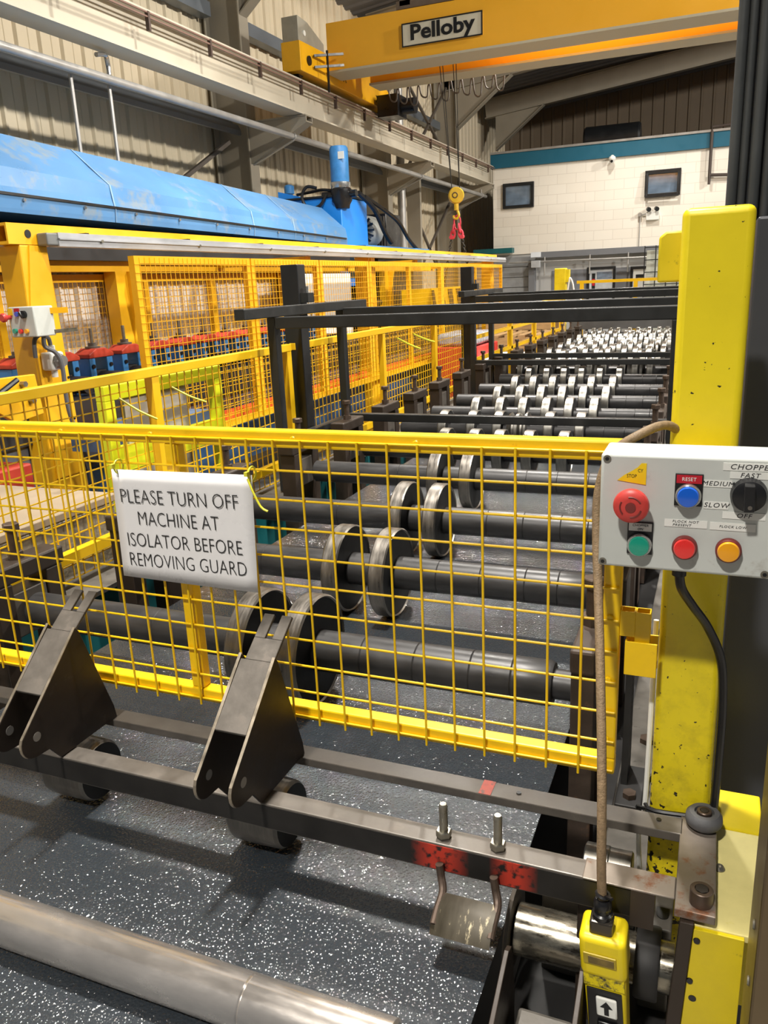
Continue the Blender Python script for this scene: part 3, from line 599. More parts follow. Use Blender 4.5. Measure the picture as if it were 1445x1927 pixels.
m = MB(); m.tube(spline([(-5.0, 10.4, 2.9), (-5.1, 10.36, 2.76), (-5.28, 10.36, 2.76), (-5.35, 10.36, 2.9), (-5.28, 10.38, 3.02), (-5.15, 10.42, 3.0)]), 0.022, 8); m.tube(spline([(-4.9, 10.5, 2.95), (-5.1, 10.5, 2.98), (-5.3, 10.6, 2.98), (-5.6, 10.7, 2.97)]), 0.02, 8)
O('suction_hose', m, plastic_black, pu)
m = MB(); m.tube(spline([(-4.75, 10.9, 2.95), (-4.65, 11.2, 2.75), (-4.62, 11.5, 2.45), (-4.6, 11.7, 2.3)]), 0.035, 8); m.tube(spline([(-4.7, 11.0, 2.9), (-4.6, 11.45, 2.75), (-4.55, 11.9, 2.6), (-4.55, 12.3, 2.38), (-4.5, 12.6, 2.2)]), 0.03, 8)
O('pressure_hose', m, plastic_black, pu)
m = MB(); m.lathe([(0.10, 0), (0.2, 0.02), (0.22, 0.06), (0.22, 0.38), (0.18, 0.42)], (-4.95, 11.36, 2.48), (0, 1, 0), 28); O('electric_motor', m, mat('motor_grey', (150, 152, 148), 0.5), pu)
m = MB()
for k in range(16):
    th = 2 * PI * k / 16; m.bar((-4.95 + 0.05 * math.cos(th), 11.35, 2.48 + 0.05 * math.sin(th)), (-4.95 + 0.225 * math.cos(th), 11.36, 2.48 + 0.225 * math.sin(th)), 0.03, 0.02, up=(0, 1, 0))
O('fan_guard', m, frame_black, pu, smooth=0)
m = MB(); m.box(-5.2, -4.75, 11.9, 12.5, 2.2, 2.74); O('oil_cooler', m, plastic_black, pu, bevel=0.01)
m = MB()
for k in range(9): m.box(-5.15 + 0.045 * k, -5.13 + 0.045 * k, 11.885, 11.9, 2.24, 2.7)
O('cooler_fins', m, dark_steel, pu, smooth=0)
O('bed_plate', MB().box(-5.8, -4.45, 10.38, 13.0, 2.17, 2.23), yoke_blue, pu, smooth=0)
O('stand', MB().box(-5.6, -4.7, 11.4, 12.9, 0, 2.17), bed_dark, pu, smooth=0)

# gantry frame over the left-hand roll former
g = T('gantry_frame', 'yellow steel gantry frame with holed top rail over the blue-yoked roll former', 'frame', (-4.0, 8, 0))
m = MB()
for a in ((-3.62, -3.5, 1.995, 2.01), (-3.62, -3.5, 2.088, 2.103), (-3.62, -3.608, 2.01, 2.088), (-3.512, -3.5, 2.01, 2.088)): m.box(a[0], a[1], 3.38, 13.7, a[2], a[3])
O('near_rail', m, gantry_yellow, g, smooth=0)
O('rail_hole', MB().cyl((-3.503, 3.52, 2.05), (-3.497, 3.52, 2.05), 0.022, 18), plastic_black, g)
for yy in (3.45, 8.2, 13.3):
    m = MB(); m.hexa([(-3.66, yy - 0.03, 0), (-3.5, yy - 0.03, 0), (-3.5, yy + 0.27, 0), (-3.66, yy + 0.27, 0), (-3.66, yy, 1.995), (-3.5, yy, 1.995), (-3.5, yy + 0.20, 1.995), (-3.66, yy + 0.20, 1.995)]); O('near_column', m, gantry_yellow, g, smooth=0, bevel=0.01)
    m = MB(); m.prism([(-3.49, yy + 0.06, 1.99), (-3.49, yy + 0.12, 1.99), (-3.49, yy + 0.10, 1.75), (-3.49, yy + 0.17, 1.72), (-3.49, yy + 0.18, 0.7), (-3.49, yy + 0.0, 0.7), (-3.49, yy - 0.01, 1.6)], (-0.02, 0, 0)); O('gusset', m, gantry_yellow, g, smooth=0)
    if yy < 4:
        m = MB()
        for zz in (1.26, 1.22, 1.02, 0.98, 0.9): m.cyl((-3.505, yy + 0.21, zz), (-3.496, yy + 0.21, zz), 0.008, 8)
        O('bolt_hole', m, plastic_black, g)
O('far_rail', MB().box(-4.72, -4.6, 2.0, 13.7, 1.90, 2.03), gantry_yellow, g, smooth=0)
for yy in (5.5, 8.4, 11.4):
    m = MB(); m.hexa([(-4.72, yy, 0), (-4.6, yy, 0), (-4.6, yy + 0.36, 0), (-4.72, yy + 0.36, 0), (-4.72, yy, 1.9), (-4.6, yy, 1.9), (-4.6, yy + 0.28, 1.9), (-4.72, yy + 0.28, 1.9)]); m.prism([(-4.6, yy + 0.14, 1.9), (-4.52, yy + 0.14, 1.9), (-4.6, yy + 0.14, 1.3)], (0, 0.03, 0)); O('far_column', m, gantry_yellow, g, smooth=0)
for yy in (7.0, 10.0, 13.5): O('cross_tie', MB().box(-4.6, -3.62, yy, yy + 0.1, 1.93, 1.99), gantry_yellow, g, smooth=0)
al = T('aluminium_channel', 'scuffed aluminium channel bolted along the yellow gantry top rail', 'rail', (-3.46, 8.8, 1.985))
m = MB()
for a in ((-3.5, -3.42, 2.05, 2.058), (-3.5, -3.42, 1.985, 1.993), (-3.428, -3.42, 1.993, 2.05), (-3.43, -3.41, 2.02, 2.028)): m.box(a[0], a[1], 3.66, 14.0, a[2], a[3])
O('channel', m, alu, al, smooth=0)
O('end_block', MB().box(-3.5, -3.425, 3.58, 3.68, 1.988, 2.055), mat('end_block_grey', (120, 122, 122), 0.5, metal=0.4), al, smooth=0, bevel=0.008)
for k in range(10): yy = 4.0 + 1.0 * k; O('bolt', MB().cyl((-3.425, yy, 2.02), (-3.405, yy, 2.02), 0.01, 8), bolt_zinc, al)
for k in range(10): yy = 3.9 + 1.0 * k; O('clip', MB().box(-3.5, -3.44, yy, yy + 0.03, 2.058, 2.066), plastic_black, al, smooth=0)

# rear screen behind the yokes, front screens before them
pr = panel_x('mesh_screen', 'rear yellow wire mesh screen standing behind the row of blue yokes', -4.765, 1.5, 10.3, 0.6, 1.885, gantry_yellow, mids=(2.9, 4.4, 6.05, 7.1, 8.7), cat='screen', fw=0.06, wire=0.003)
for (ya, yb, lab) in ((4.2, 5.56, 'leftmost tall yellow mesh screen, its post next to the yellow gantry column'), (5.58, 6.74, 'tall yellow mesh screen left of the nearer black column'), (6.76, 7.88, 'tall yellow mesh screen just right of the nearer black column'), (7.90, 10.3, 'wide yellow mesh screen with white panels showing behind it'), (10.32, 13.5, 'farthest tall yellow mesh screen, striped barrier behind it')):
    panel_x('mesh_screen', lab, -3.38, ya, yb, 0.72, 1.94, gantry_yellow, fw=0.045, wire=0.0034 if yb < 7 else 0.0028, group='yellow screens along the gantry', mids=() if yb - ya < 2 else ((ya + yb) / 2,))

# roll former bed with red-capped blue yokes
bd = T('roll_former_bed', 'dark roll former bed below the blue yokes with an orange side rail', 'machine', (-4.0, 7, 0))
O('bed', MB().box(-4.4, -3.62, 2.2, 13, 0.9, 1.10), bed_dark, bd, smooth=0)
O('blue_base', MB().box(-4.45, -3.6, 2.0, 13, 0.35, 0.66), mat('bed_blue', (34, 74, 116), 0.5, var=0.2), bd, smooth=0)
O('orange_rail', MB().box(-3.62, -3.54, 4.3, 12, 0.70, 0.79), rail_orange, bd, smooth=0)
O('lower_tray', MB().box(-4.3, -3.66, 2.2, 13, 0.66, 0.90), mat('tray_steel', (110, 118, 132), 0.4, metal=0.5, var=0.3, scale=4), bd, smooth=0)
m = MB(); m.box(-3.6, -3.3, 2.5, 3.1, 0.74, 0.88); O('red_foot', m, mat('foot_red', (164, 46, 28), 0.5, var=0.2), bd, smooth=0, bevel=0.01)
m = MB(); m.box(-3.6, -3.32, 3.72, 4.1, 0.80, 0.88); O('red_foot', m, rail_orange, bd, smooth=0, bevel=0.01)
m = MB()
for k in range(14): m.cyl((-4.2, 3.69 + 0.325 * k, 1.17), (-3.68, 3.69 + 0.325 * k, 1.17), 0.055, 14)
O('forming_roll', m, shaft_black, bd)
def yoke(y):
    t = T('bearing_yoke', '', 'yoke', (-3.9, y, 1.10), 'red-capped blue yokes on the roll former')
    m = MB(); m.prism([(-3.97, y - 0.12, 1.315), (-3.97, y + 0.12, 1.315), (-3.97, y + 0.12, 1.34), (-3.97, y + 0.045, 1.375), (-3.97, y - 0.045, 1.375), (-3.97, y - 0.12, 1.34)], (0.14, 0, 0)); O('cap', m, yoke_red, t, smooth=0, bevel=0.006)
    for sg in (-1, 1):
        m = MB(); m.box(-3.96, -3.84, y + sg * 0.085 - 0.028, y + sg * 0.085 + 0.028, 1.10, 1.315); lg = O('leg', m, yoke_blue, t, smooth=0, bevel=0.006)
        O('pin', MB().cyl((-3.845, y + sg * 0.085, 1.26), (-3.83, y + sg * 0.085, 1.26), 0.014, 10), plastic_black, lg)
    m = MB(); m.cyl((-3.9, y, 1.375), (-3.9, y, 1.505), 0.012, 10); O('screw', m, bolt_zinc, t)
    m = MB(); m.lathe([(0.05, 0), (0.05, 0.012), (0.028, 0.014), (0.028, 0.035)], (-3.9, y, 1.375), (0, 0, 1), 14); O('lock_nut', m, dark_steel, t)
    m = MB(); m.box(-3.95, -3.85, y - 0.05, y + 0.05, 1.10, 1.23); O('bearing_block', m, bed_dark, t, smooth=0)
    return t
y0 = yoke(3.69)
y0['label'] = 'red-capped blue yoke left of the yellow gantry column'
where = ['mostly hidden behind the yellow gantry column', 'just right of the yellow gantry column', 'right beside the post of the leftmost mesh screen']
for k in range(1, 13):
    lab = where[k - 1] if k <= 3 else 'seen through mesh, %s yoke right of the leftmost screen post' % ORD[k - 4]
    dup(y0, (-3.9, 3.69 + 0.325 * k, 1.10), 'red-capped blue yoke ' + lab)

# small control station on the gantry column
c2 = T('control_box', 'small grey push-button box fixed to the yellow gantry column', 'control box', (-3.4, 3.36, 1.515))
O('enclosure', MB().box(-3.50, -3.325, 3.30, 3.44, 1.515, 1.672), box_grey, c2, bevel=0.006)
for (xx, zz, mm, rr, dd, nm) in ((-3.435, 1.635, lens_blue, 0.013, 0.012, 'reset_button'), (-3.465, 1.548, lens_green, 0.013, 0.014, 'start_button'), (-3.425, 1.546, lens_red, 0.012, 0.014, 'red_lamp'), (-3.385, 1.546, lens_amber, 0.012, 0.014, 'amber_lamp')):
    O(nm, MB().cyl((xx, 3.30, zz), (xx, 3.30 - dd, zz), rr, 16), mm, c2)
O('label_plate', MB().box(-3.455, -3.42, 3.296, 3.30, 1.645, 1.665), label_red, c2, smooth=0); O('label_plate', MB().box(-3.50, -3.47, 3.296, 3.30, 1.63, 1.665), label_yellow, c2, smooth=0)
m = MB(); m.cyl((-3.39, 3.30, 1.632), (-3.39, 3.285, 1.632), 0.02, 18); m.bar((-3.40, 3.28, 1.645), (-3.38, 3.28, 1.618), 0.012, 0.02, up=(0, 1, 0)); O('selector', m, plastic_black, c2)
m = MB(); m.lathe([(0.012, 0), (0.012, 0.03), (0.022, 0.035), (0.024, 0.05), (0.018, 0.06)], (-3.49, 3.30, 1.62), (0, -1, 0), 18); O('stop_button', m, btn_red, c2)
m = MB(); m.bar((-3.33, 3.42, 1.645), (-3.26, 3.48, 1.645), 0.012, 0.03); O('mounting_strap', m, gantry_yellow, c2, smooth=0)
m = MB(); m.bar((-3.33, 3.43, 1.535), (-3.25, 3.52, 1.54), 0.012, 0.02); O('mounting_strap', m, bolt_zinc, c2, smooth=0)
m = MB(); m.tube(spline([(-3.36, 3.38, 1.515), (-3.36, 3.38, 1.46), (-3.33, 3.42, 1.42), (-3.32, 3.44, 1.34), (-3.33, 3.45, 1.1), (-3.30, 3.5, 0.8), (-3.28, 3.55, 0.4)]), 0.012, 8); O('cable', m, mat('cable_grey', (90, 90, 92), 0.5), c2)
cs = T('conduit_switch', 'white rotary isolator with a looped grey cable on the yellow gantry column', 'switch', (-3.45, 3.5, 1.28))
O('housing', MB().box(-3.49, -3.41, 3.46, 3.56, 1.32, 1.42), label_white, cs, bevel=0.012)
m = MB(); m.lathe([(0.04, 0), (0.045, 0.01), (0.03, 0.03), (0.032, 0.04)], (-3.41, 3.51, 1.37), (1, 0, 0), 8); O('dial', m, mat('dial_grey', (120, 118, 114), 0.4), cs)
O('gland', MB().cyl((-3.45, 3.51, 1.42), (-3.45, 3.51, 1.455), 0.022, 12), label_white, cs); O('gland', MB().cyl((-3.45, 3.51, 1.32), (-3.45, 3.51, 1.28), 0.018, 12), label_white, cs)
m = MB(); m.tube(spline([(-3.45, 3.51, 1.455), (-3.44, 3.49, 1.50), (-3.43, 3.43, 1.52), (-3.42, 3.37, 1.49), (-3.42, 3.36, 1.40)]), 0.012, 8); O('cable', m, mat('cable_grey', (90, 90, 92), 0.5), cs)
bp = T('bolted_bracket', 'yellow bolted bracket at the left edge behind the second yellow fence', 'bracket', (-3.3, 2.9, 0.9))
m = MB(); m.prism([(-3.3, 2.6, 1.34), (-3.3, 3.22, 1.33), (-3.3, 3.24, 1.12), (-3.3, 3.05, 1.10), (-3.3, 2.9, 1.2), (-3.3, 2.6, 1.23)], (-0.03, 0, 0)); O('plate', m, gantry_yellow, bp, smooth=0, bevel=0.004)
for (yy, zz) in ((3.12, 1.29), (3.16, 1.2), (2.95, 1.27)): O('bolt', MB().cyl((-3.3, yy, zz), (-3.27, yy, zz), 0.016, 6), bolt_zinc, bp)
m = MB(); m.tube(spline([(-3.25, 2.6, 1.18), (-3.25, 2.85, 1.24), (-3.25, 3.05, 1.32)]), 0.014, 8); tag(O('black_hose', m, plastic_black), 'short black hose in front of the yellow bracket at the left edge', 'hose')

# machinery seen through the far screens
tag(O('white_panel', MB().box(-4.39, -4.35, 8.0, 9.6, 1.10, 1.86), white_panel, smooth=0), 'plain white sheet behind the wide yellow mesh screen', 'panel')
st = T('striped_barrier', 'yellow and black striped barrier block behind the farthest mesh screen', 'barrier', (-3.9, 11.6, 1.1))
O('body', MB().box(-4.2, -3.75, 11.0, 13.2, 1.105, 1.62), fence_yellow, st, smooth=0)
for k in range(5): m = MB(); y = 11.1 + 0.42 * k; m.prism([(-3.75, y, 1.12), (-3.75, y + 0.2, 1.12), (-3.75, y + 0.0, 1.6), (-3.75, y - 0.2 if k else y - 0.1, 1.6)], (0.01, 0, 0)); O('stripe', m, plastic_black, st, smooth=0)
m = MB(); m.tube(spline([(-4.2, 8.2, 1.62), (-4.2, 8.6, 1.5), (-4.2, 9.4, 1.46), (-4.2, 10.2, 1.48)]), 0.035, 8); tag(O('cable_chain', m, plastic_black), 'sagging black cable chain behind the wide yellow mesh screen', 'cable')

# ================================================================== fence between the two lines, with its ties
def fence(label, y0, y1, posts):
    t = T('mesh_fence', label, 'fence', (-2.0, (y0 + y1) / 2, 0.6), 'low yellow fence beside the rollers')
    O('top_rail', MB().box(-2.02, -1.985, y0, y1, 1.40, 1.435), fence_yellow, t, smooth=0, bevel=0.003)
    O('bottom_rail', MB().box(-2.02, -1.985, y0, y1, 0.835, 0.87), fence_yellow, t, smooth=0)
    for yy in posts: O('post', MB().box(-2.02, -1.99, yy - 0.022, yy + 0.022, 0.746, 1.40), fence_yellow, t, smooth=0)
    m = MB(); n = int(round((y1 - y0) / 0.05))
    for k in range(1, n): y = y0 + k * (y1 - y0) / n; m.bar((-2.025, y, 0.76), (-2.025, y, 1.40), 0.004, 0.004)
    for k in range(13): m.bar((-2.03, y0, 0.76 + 0.05 * k), (-2.03, y1, 0.76 + 0.05 * k), 0.004, 0.004)
    O('wire_mesh', m, fence_yellow, t, smooth=0)
    return t
fence('nearest length of low yellow mesh fence, left of the nearer black column', 0.9, 3.62, (0.925, 1.25, 2.53, 3.6))
fence('length of low yellow mesh fence right of the nearer black column', 3.66, 6.95, (3.7, 4.87, 5.92, 6.93))
t = T('mesh_fence', 'far end of the low yellow fence with open rails before the pallets', 'fence', (-2.0, 9, 0.6), 'low yellow fence beside the rollers')
for zz in (1.40, 1.2, 1.0, 0.85): O('rail', MB().box(-2.02, -1.985, 6.97, 11.5, zz, zz + 0.03), fence_yellow, t, smooth=0)
for yy in (8.4, 9.6, 10.8, 11.4): O('post', MB().box(-2.03, -1.985, yy - 0.03, yy + 0.03, 0.746, 1.40), fence_yellow, t, smooth=0)
for k, (a, b, lab) in enumerate((((2.346, 1.342), (2.472, 1.246), 'yellow cable tie tail left of the post on the nearest fence'), ((2.662, 1.343), (2.802, 1.263), 'yellow cable tie tail right of the post on the nearest fence'), ((5.174, 1.349), (5.463, 1.253), 'left yellow cable tie tail on the fence right of the black column'), ((5.495, 1.355), (5.783, 1.276), 'right yellow cable tie tail on the fence right of the black column'))):
    m = MB(); m.tube(spline([(-2.02, a[0], a[1]), (-1.985, (a[0] + b[0]) / 2 - 0.005, (a[1] + b[1]) / 2 - 0.006), (-1.96, b[0], b[1])]), 0.0045 if k < 2 else 0.007, 6)
    tag(O('cable_tie', m, tie_yellow), lab, 'cable tie', 'cable ties on the low fence')

lf = T('lime_frame', 'lime yellow frame holding a grey board behind the nearest yellow fence', 'frame', (-2.4, 3.1, 0))
for yy in (2.70, 3.53): O('leg', MB().box(-2.45, -2.40, yy, yy + 0.06, 0, 1.27), lime, lf, smooth=0, bevel=0.003)
O('top_bar', MB().box(-2.45, -2.40, 2.70, 3.59, 1.27, 1.335), lime, lf, smooth=0, bevel=0.003)
O('lower_bar', MB().box(-2.45, -2.40, 2.76, 3.53, 0.95, 1.06), lime, lf, smooth=0)
O('board', MB().box(-2.435, -2.42, 2.84, 3.30, 0.8, 1.265), board_grey, lf, smooth=0)
m = MB(); m.box(-3.3, -2.9, 3.4, 4.2, 0.88, 1.0); tag(O('steel_tray', m, mat('tray_blue', (84, 104, 130), 0.4, var=0.3), smooth=0), 'blue steel tray behind the lime yellow frame', 'tray')

bl = T('wrapped_block', 'film-wrapped stack with a beige board lid behind the fence at the left edge', 'stack', (-2.6, 1.8, 0))
m = MB(); m.box(-3.05, -2.2, 0.9, 2.45, 0.14, 0.915); O('wrapped_side', m, wrap_side, bl, smooth=0, bevel=0.01)
O('lid', MB().box(-3.06, -2.19, 0.89, 2.46, 0.915, 0.945), stone_top, bl, smooth=0, bevel=0.004)
for yy in (1.0, 1.6, 2.2): O('skid', MB().box(-3.05, -2.2, yy, yy + 0.1, 0, 0.14), wood, bl, smooth=0)
# pallets and packs behind the far fence
for k, (x, y, n, lab) in enumerate(((-2.7, 11.3, 7, 'nearer stack of wooden pallets behind the far low fence'), (-2.7, 12.35, 8, 'farther stack of wooden pallets behind the far low fence'))):
    p = T('pallet_stack', lab, 'pallets', (x, y, 0), 'pallet stacks by the far fence')
    for j in range(n):
        m = MB(); z = 0.14 * j
        for q in range(3): m.box(x - 0.5, x + 0.5, y - 0.5 + 0.45 * q, y - 0.4 + 0.45 * q, z, z + 0.10)
        for q in range(6): m.box(x - 0.5 + 0.18 * q, x - 0.40 + 0.18 * q, y - 0.5, y + 0.5, z + 0.10, z + 0.135)
        O('pallet', m, wood, p, smooth=0)
tag(O('red_crate', MB().box(-3.3, -2.7, 9.6, 10.6, 0.0, 0.92), mat('crate_red', (186, 40, 34), 0.5), smooth=0, bevel=0.01), 'red crate seen between the uprights of the farther black frame', 'crate')
tag(O('wrapped_pack', MB().box(-3.25, -2.75, 9.7, 10.5, 0.921, 1.08), mat('film_grey', (150, 156, 166), 0.25, var=0.3, scale=20, bump=0.6, bscale=40), bevel=0.04), 'crumpled film-wrapped pack lying on the red crate', 'pack')
tag(O('white_slab', MB().box(-2.7, -2.15, 8.9, 10.3, 0.55, 0.8), white_panel, smooth=0), 'white slab lying behind the far low fence', 'slab')

# yellow hose post and rail at the far end of the line
hp = T('hose_post', 'distant yellow post with a white hose loop beyond the roller line', 'post', (-2.3, 13, 0))
O('post', MB().box(-2.39, -2.22, 12.9, 13.07, 0, 1.83), post_yellow, hp, smooth=0, bevel=0.01)
O('stop_plate', MB().box(-2.22, -2.17, 12.92, 13.05, 1.62, 1.81), post_yellow, hp, smooth=0)
m = MB(); m.tube(spline([(-2.2, 12.88, 1.35), (-2.16, 12.86, 1.6), (-2.14, 12.86, 1.68), (-2.10, 12.86, 1.6), (-2.06, 12.86, 1.45), (-1.9, 12.8, 1.3)]), 0.012, 8); O('hose', m, label_white, hp)
hr = T('barrier_rail', 'distant yellow handrail running right from the yellow hose post', 'rail', (-1.2, 13.3, 0))
O('top_rail', MB().box(-2.15, 0.4, 13.55, 13.60, 1.585, 1.63), fence_yellow, hr, smooth=0)
for xx in (-2.1, -1.27, -0.5): O('post', MB().box(xx, xx + 0.06, 13.55, 13.60, 0, 1.585), fence_yellow, hr, smooth=0)
O('mid_rail', MB().box(-2.15, 0.4, 13.55, 13.60, 1.25, 1.29), fence_yellow, hr, smooth=0)
# ================================================================== roll forming line
GSC = 1.0555
mb_ = T('machine_bed', 'dark roll forming machine bed in the shadows under the roller shafts', 'machine', (-1.0, 7, 0))
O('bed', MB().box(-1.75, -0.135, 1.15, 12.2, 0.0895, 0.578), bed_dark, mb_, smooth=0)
lr = T('side_rail', 'long teal machine side rail with a grey top under the low yellow fence', 'rail', (-1.88, 7, 0.0895))
O('rail', MB().box(-1.96, -1.80, 0.9, 12.6, 0.58, 0.78), teal, lr, smooth=0, bevel=0.004)
O('rail_cap', MB().box(-1.975, -1.785, 0.9, 12.6, 0.78, 0.795), bed_grime, lr, smooth=0)
rr_ = T('side_rail', 'grimy grey machine side rail with bolts left of the yellow post foot', 'rail', (-0.05, 7, 0.0895))
O('rail', MB().box(-0.13, 0.02, 1.15, 12.2, 0.58, 0.72), bed_grime, rr_, smooth=0, bevel=0.004)
for yy in (1.62, 2.2, 2.9): O('bolt', MB().lathe([(0.016, 0), (0.016, 0.011)], (-0.085, yy, 0.72), (0, 0, 1), 6), bolt_brown, rr_, smooth=0)
for yy in (1.6, 4.6, 7.6, 10.6):
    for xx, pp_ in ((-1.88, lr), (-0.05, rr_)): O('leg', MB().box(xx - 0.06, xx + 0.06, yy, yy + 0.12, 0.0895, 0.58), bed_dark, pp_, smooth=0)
eb_ = T('end_beam', 'grey cross beam on legs closing the far end of the roller line', 'beam', (-1, 12.4, 0.0895))
O('beam', MB().box(-2.04, 0.2, 12.3, 12.42, 0.94, 1.06), mat('end_beam_grey', (86, 84, 82), 0.5), eb_, smooth=0)
O('leg', MB().box(-2.04, -1.98, 12.3, 12.42, 0.0895, 0.94), bed_dark, eb_, smooth=0); O('leg', MB().box(0.08, 0.2, 12.3, 12.42, 0.0895, 0.94), bed_dark, eb_, smooth=0)
O('ledge', MB().box(-2.04, 0.2, 12.42, 12.7, 1.06, 1.10), bed_grime, eb_, smooth=0)

sh = MB(); sh.box(-1.47, -0.2315, 0.1, 12.2, 0.797, 0.80)
tag(O('coated_steel_sheet', sh, strip_mat, smooth=0), 'wide dark blue-grey grained steel sheet running under the rollers', 'steel sheet')

YS = [1.44, 1.95, 2.47, 3.06, 3.60, 4.14, 4.66, 5.18, 5.74, 6.34] + [6.94 + 0.6 * k for k in range(8)]
WX = {0: (-0.90, -0.77), 1: (-0.92, -0.78), 2: (-0.93, -0.81), 3: (-1.0, -0.866), 4: (-1.145, -1.0, -0.88, -0.744, -0.585), 5: (-1.32, -1.16, -1.018, -0.75, -0.592), 6: (-1.287, -1.14, -1.003, -0.868, -0.737, -0.598)}
WX[7] = WX[6]; WX[8] = (-1.303, -1.17, -1.033, -0.898, -0.766, -0.623); WX[9] = (-1.33, -1.19, -1.057, -0.924, -0.786, -0.643)
r_ = random.Random(3)
for k in range(10, 18): WX[k] = tuple(-1.52 + 0.118 * j + r_.uniform(-0.02, 0.02) for j in range(10 if k < 13 else 11))
def shaft_mesh(seams):
    pr = [(0.040, -1.60), (0.046, -1.594)]
    for s in seams: pr += [(0.046, s - 0.002), (0.0445, s), (0.046, s + 0.002)]
    pr += [(0.046, -0.262), (0.042, -0.255), (0.03, -0.254), (0.03, -0.20)]
    return MB().lathe(pr, (0, 0, 0.925), (1, 0, 0), 32)
sm1 = None
def add_wheel(t, xr, y, R, w, rim):
    m = MB(); m.mi = 1
    m.lathe([(0.047, 0.004), (R - 0.007, 0.004)], (xr - w, y, 0.925), (1, 0, 0), 48, cap=False)
    m.mi = 0; m.lathe([(R - 0.007, 0.004), (R - 0.004, 0), (R, 0.004), (R, w - 0.004), (R - 0.004, w), (R - 0.007, w - 0.004)], (xr - w, y, 0.925), (1, 0, 0), 48, cap=False)
    m.mi = 1; m.lathe([(R - 0.007, w - 0.004), (0.047, w - 0.004)], (xr - w, y, 0.925), (1, 0, 0), 48, cap=False)
    m.m = [0 if a == 0 else 1 for a in m.m]
    return O('roller_disc', m, [rim, disc_side], t)
protos = {}
for k, y in enumerate(YS):
    n = len(WX[k]); cnt = {2: 'two', 5: 'five', 6: 'six', 10: 'ten', 11: 'eleven'}[n]
    lab = '%s black roller shaft from the front guard, carrying %s steel discs' % (ORD[k].capitalize() if 0 else ORD[k], cnt)
    t = T('roller_shaft', lab, 'roller', (-0.9, y, 0.80), 'roller shafts across the line')
    seams = [-1.2, -0.66, -0.54, -0.42, -0.335] if k < 4 else [-0.5, -0.4, -0.32]
    s = shaft_mesh(seams); s.v = [(a, b + y, c) for a, b, c in s.v]; O('shaft', s, shaft_black, t)
    R, w = (0.125, 0.046) if k < 4 else (0.106, 0.046)
    rim = rim_dull if k < 4 else rim_steel
    base = add_wheel(t, WX[k][0], y, R, w, rim)
    for j, xr in enumerate(WX[k][1:]):
        c = base.copy(); COL.objects.link(c); c.parent = t; c.location = ((xr - WX[k][0]) * GSC, 0, 0)
    if k == 5:
        m = MB(); m.lathe([(0.09, 0), (0.098, 0.01), (0.07, 0.02), (0.07, 0.03), (0.095, 0.04), (0.095, 0.055), (0.07, 0.065), (0.07, 0.075), (0.1, 0.09), (0.1, 0.10)], (-0.99, y, 0.925), (1, 0, 0), 36); O('grooved_roll', m, rim_steel, t)
    if k >= 10:
        for q in range(3):
            x0 = -1.45 + 0.36 * q + 0.05 * (k % 3)
            m = MB(); m.lathe([(0.05, 0), (0.085, 0.012), (0.085, 0.07), (0.06, 0.08), (0.06, 0.10), (0.09, 0.11), (0.09, 0.13), (0.05, 0.15)], (x0, y, 0.925), (1, 0, 0), 30); O('profile_roll', m, rim_steel, t)

def stand(x, y, lab, grp, tall=True, mm=None, hw=0.035):
    mm = mm or bracket_steel
    t = T('bearing_stand', lab, 'bearing stand', (x, y, 0.58), grp)
    for sg in (-1, 1): O('upright', MB().box(x - hw, x + hw, y + sg * 0.085 - 0.028, y + sg * 0.085 + 0.028, 0.58 if tall else 0.72, 1.015), mm, t, smooth=0, bevel=0.003)
    m = MB(); m.box(x - hw - 0.001, x + hw + 0.001, y - 0.125, y + 0.125, 1.015, 1.062); O('top_bar', m, mm, t, smooth=0, bevel=0.006)
    m = MB(); m.box(x - 0.03, x + 0.03, y - 0.056, y + 0.056, 0.865, 0.985); O('bearing_block', m, dark_steel, t, smooth=0, bevel=0.004)
    m = MB(); m.lathe([(0.020, 0), (0.020, 0.02), (0.0195, 0.02)], (x, y, 1.062), (0, 0, 1), 6, cap=True); m.cyl((x, y, 1.08), (x, y, 1.14), 0.0125, 12); m.lathe([(0.012, 0), (0.021, 0.004), (0.021, 0.02), (0.019, 0.022)], (x, y, 1.135), (0, 0, 1), 6); O('adjuster_bolt', m, bolt_brown, t)
    return t
p0 = stand(-1.64, YS[0], 'left-hand bearing stand of the first roller shaft, behind the guard mesh', 'left-hand bearing stands')
for k in range(1, 18): dup(p0, (-1.64 - 0.012 * min(k, 8), YS[k], 0.58), 'left-hand bearing stand of the %s roller shaft' % ORD[k], 'left-hand bearing stands')
p1 = stand(-0.185, YS[0], 'rusty right-hand bearing stand of the first roller shaft, behind the guard edge', 'right-hand bearing stands', mm=mat('stand_rust_dark', (74, 62, 54), 0.55, metal=0.2, var=0.25, scale=16, wear=((104, 78, 60), 0.36, 26)), hw=0.021)
for k in range(1, 18): dup(p1, (-0.185 - 0.01 * min(k, 7), YS[k], 0.58), 'right-hand bearing stand of the %s roller shaft' % ORD[k], 'right-hand bearing stands')

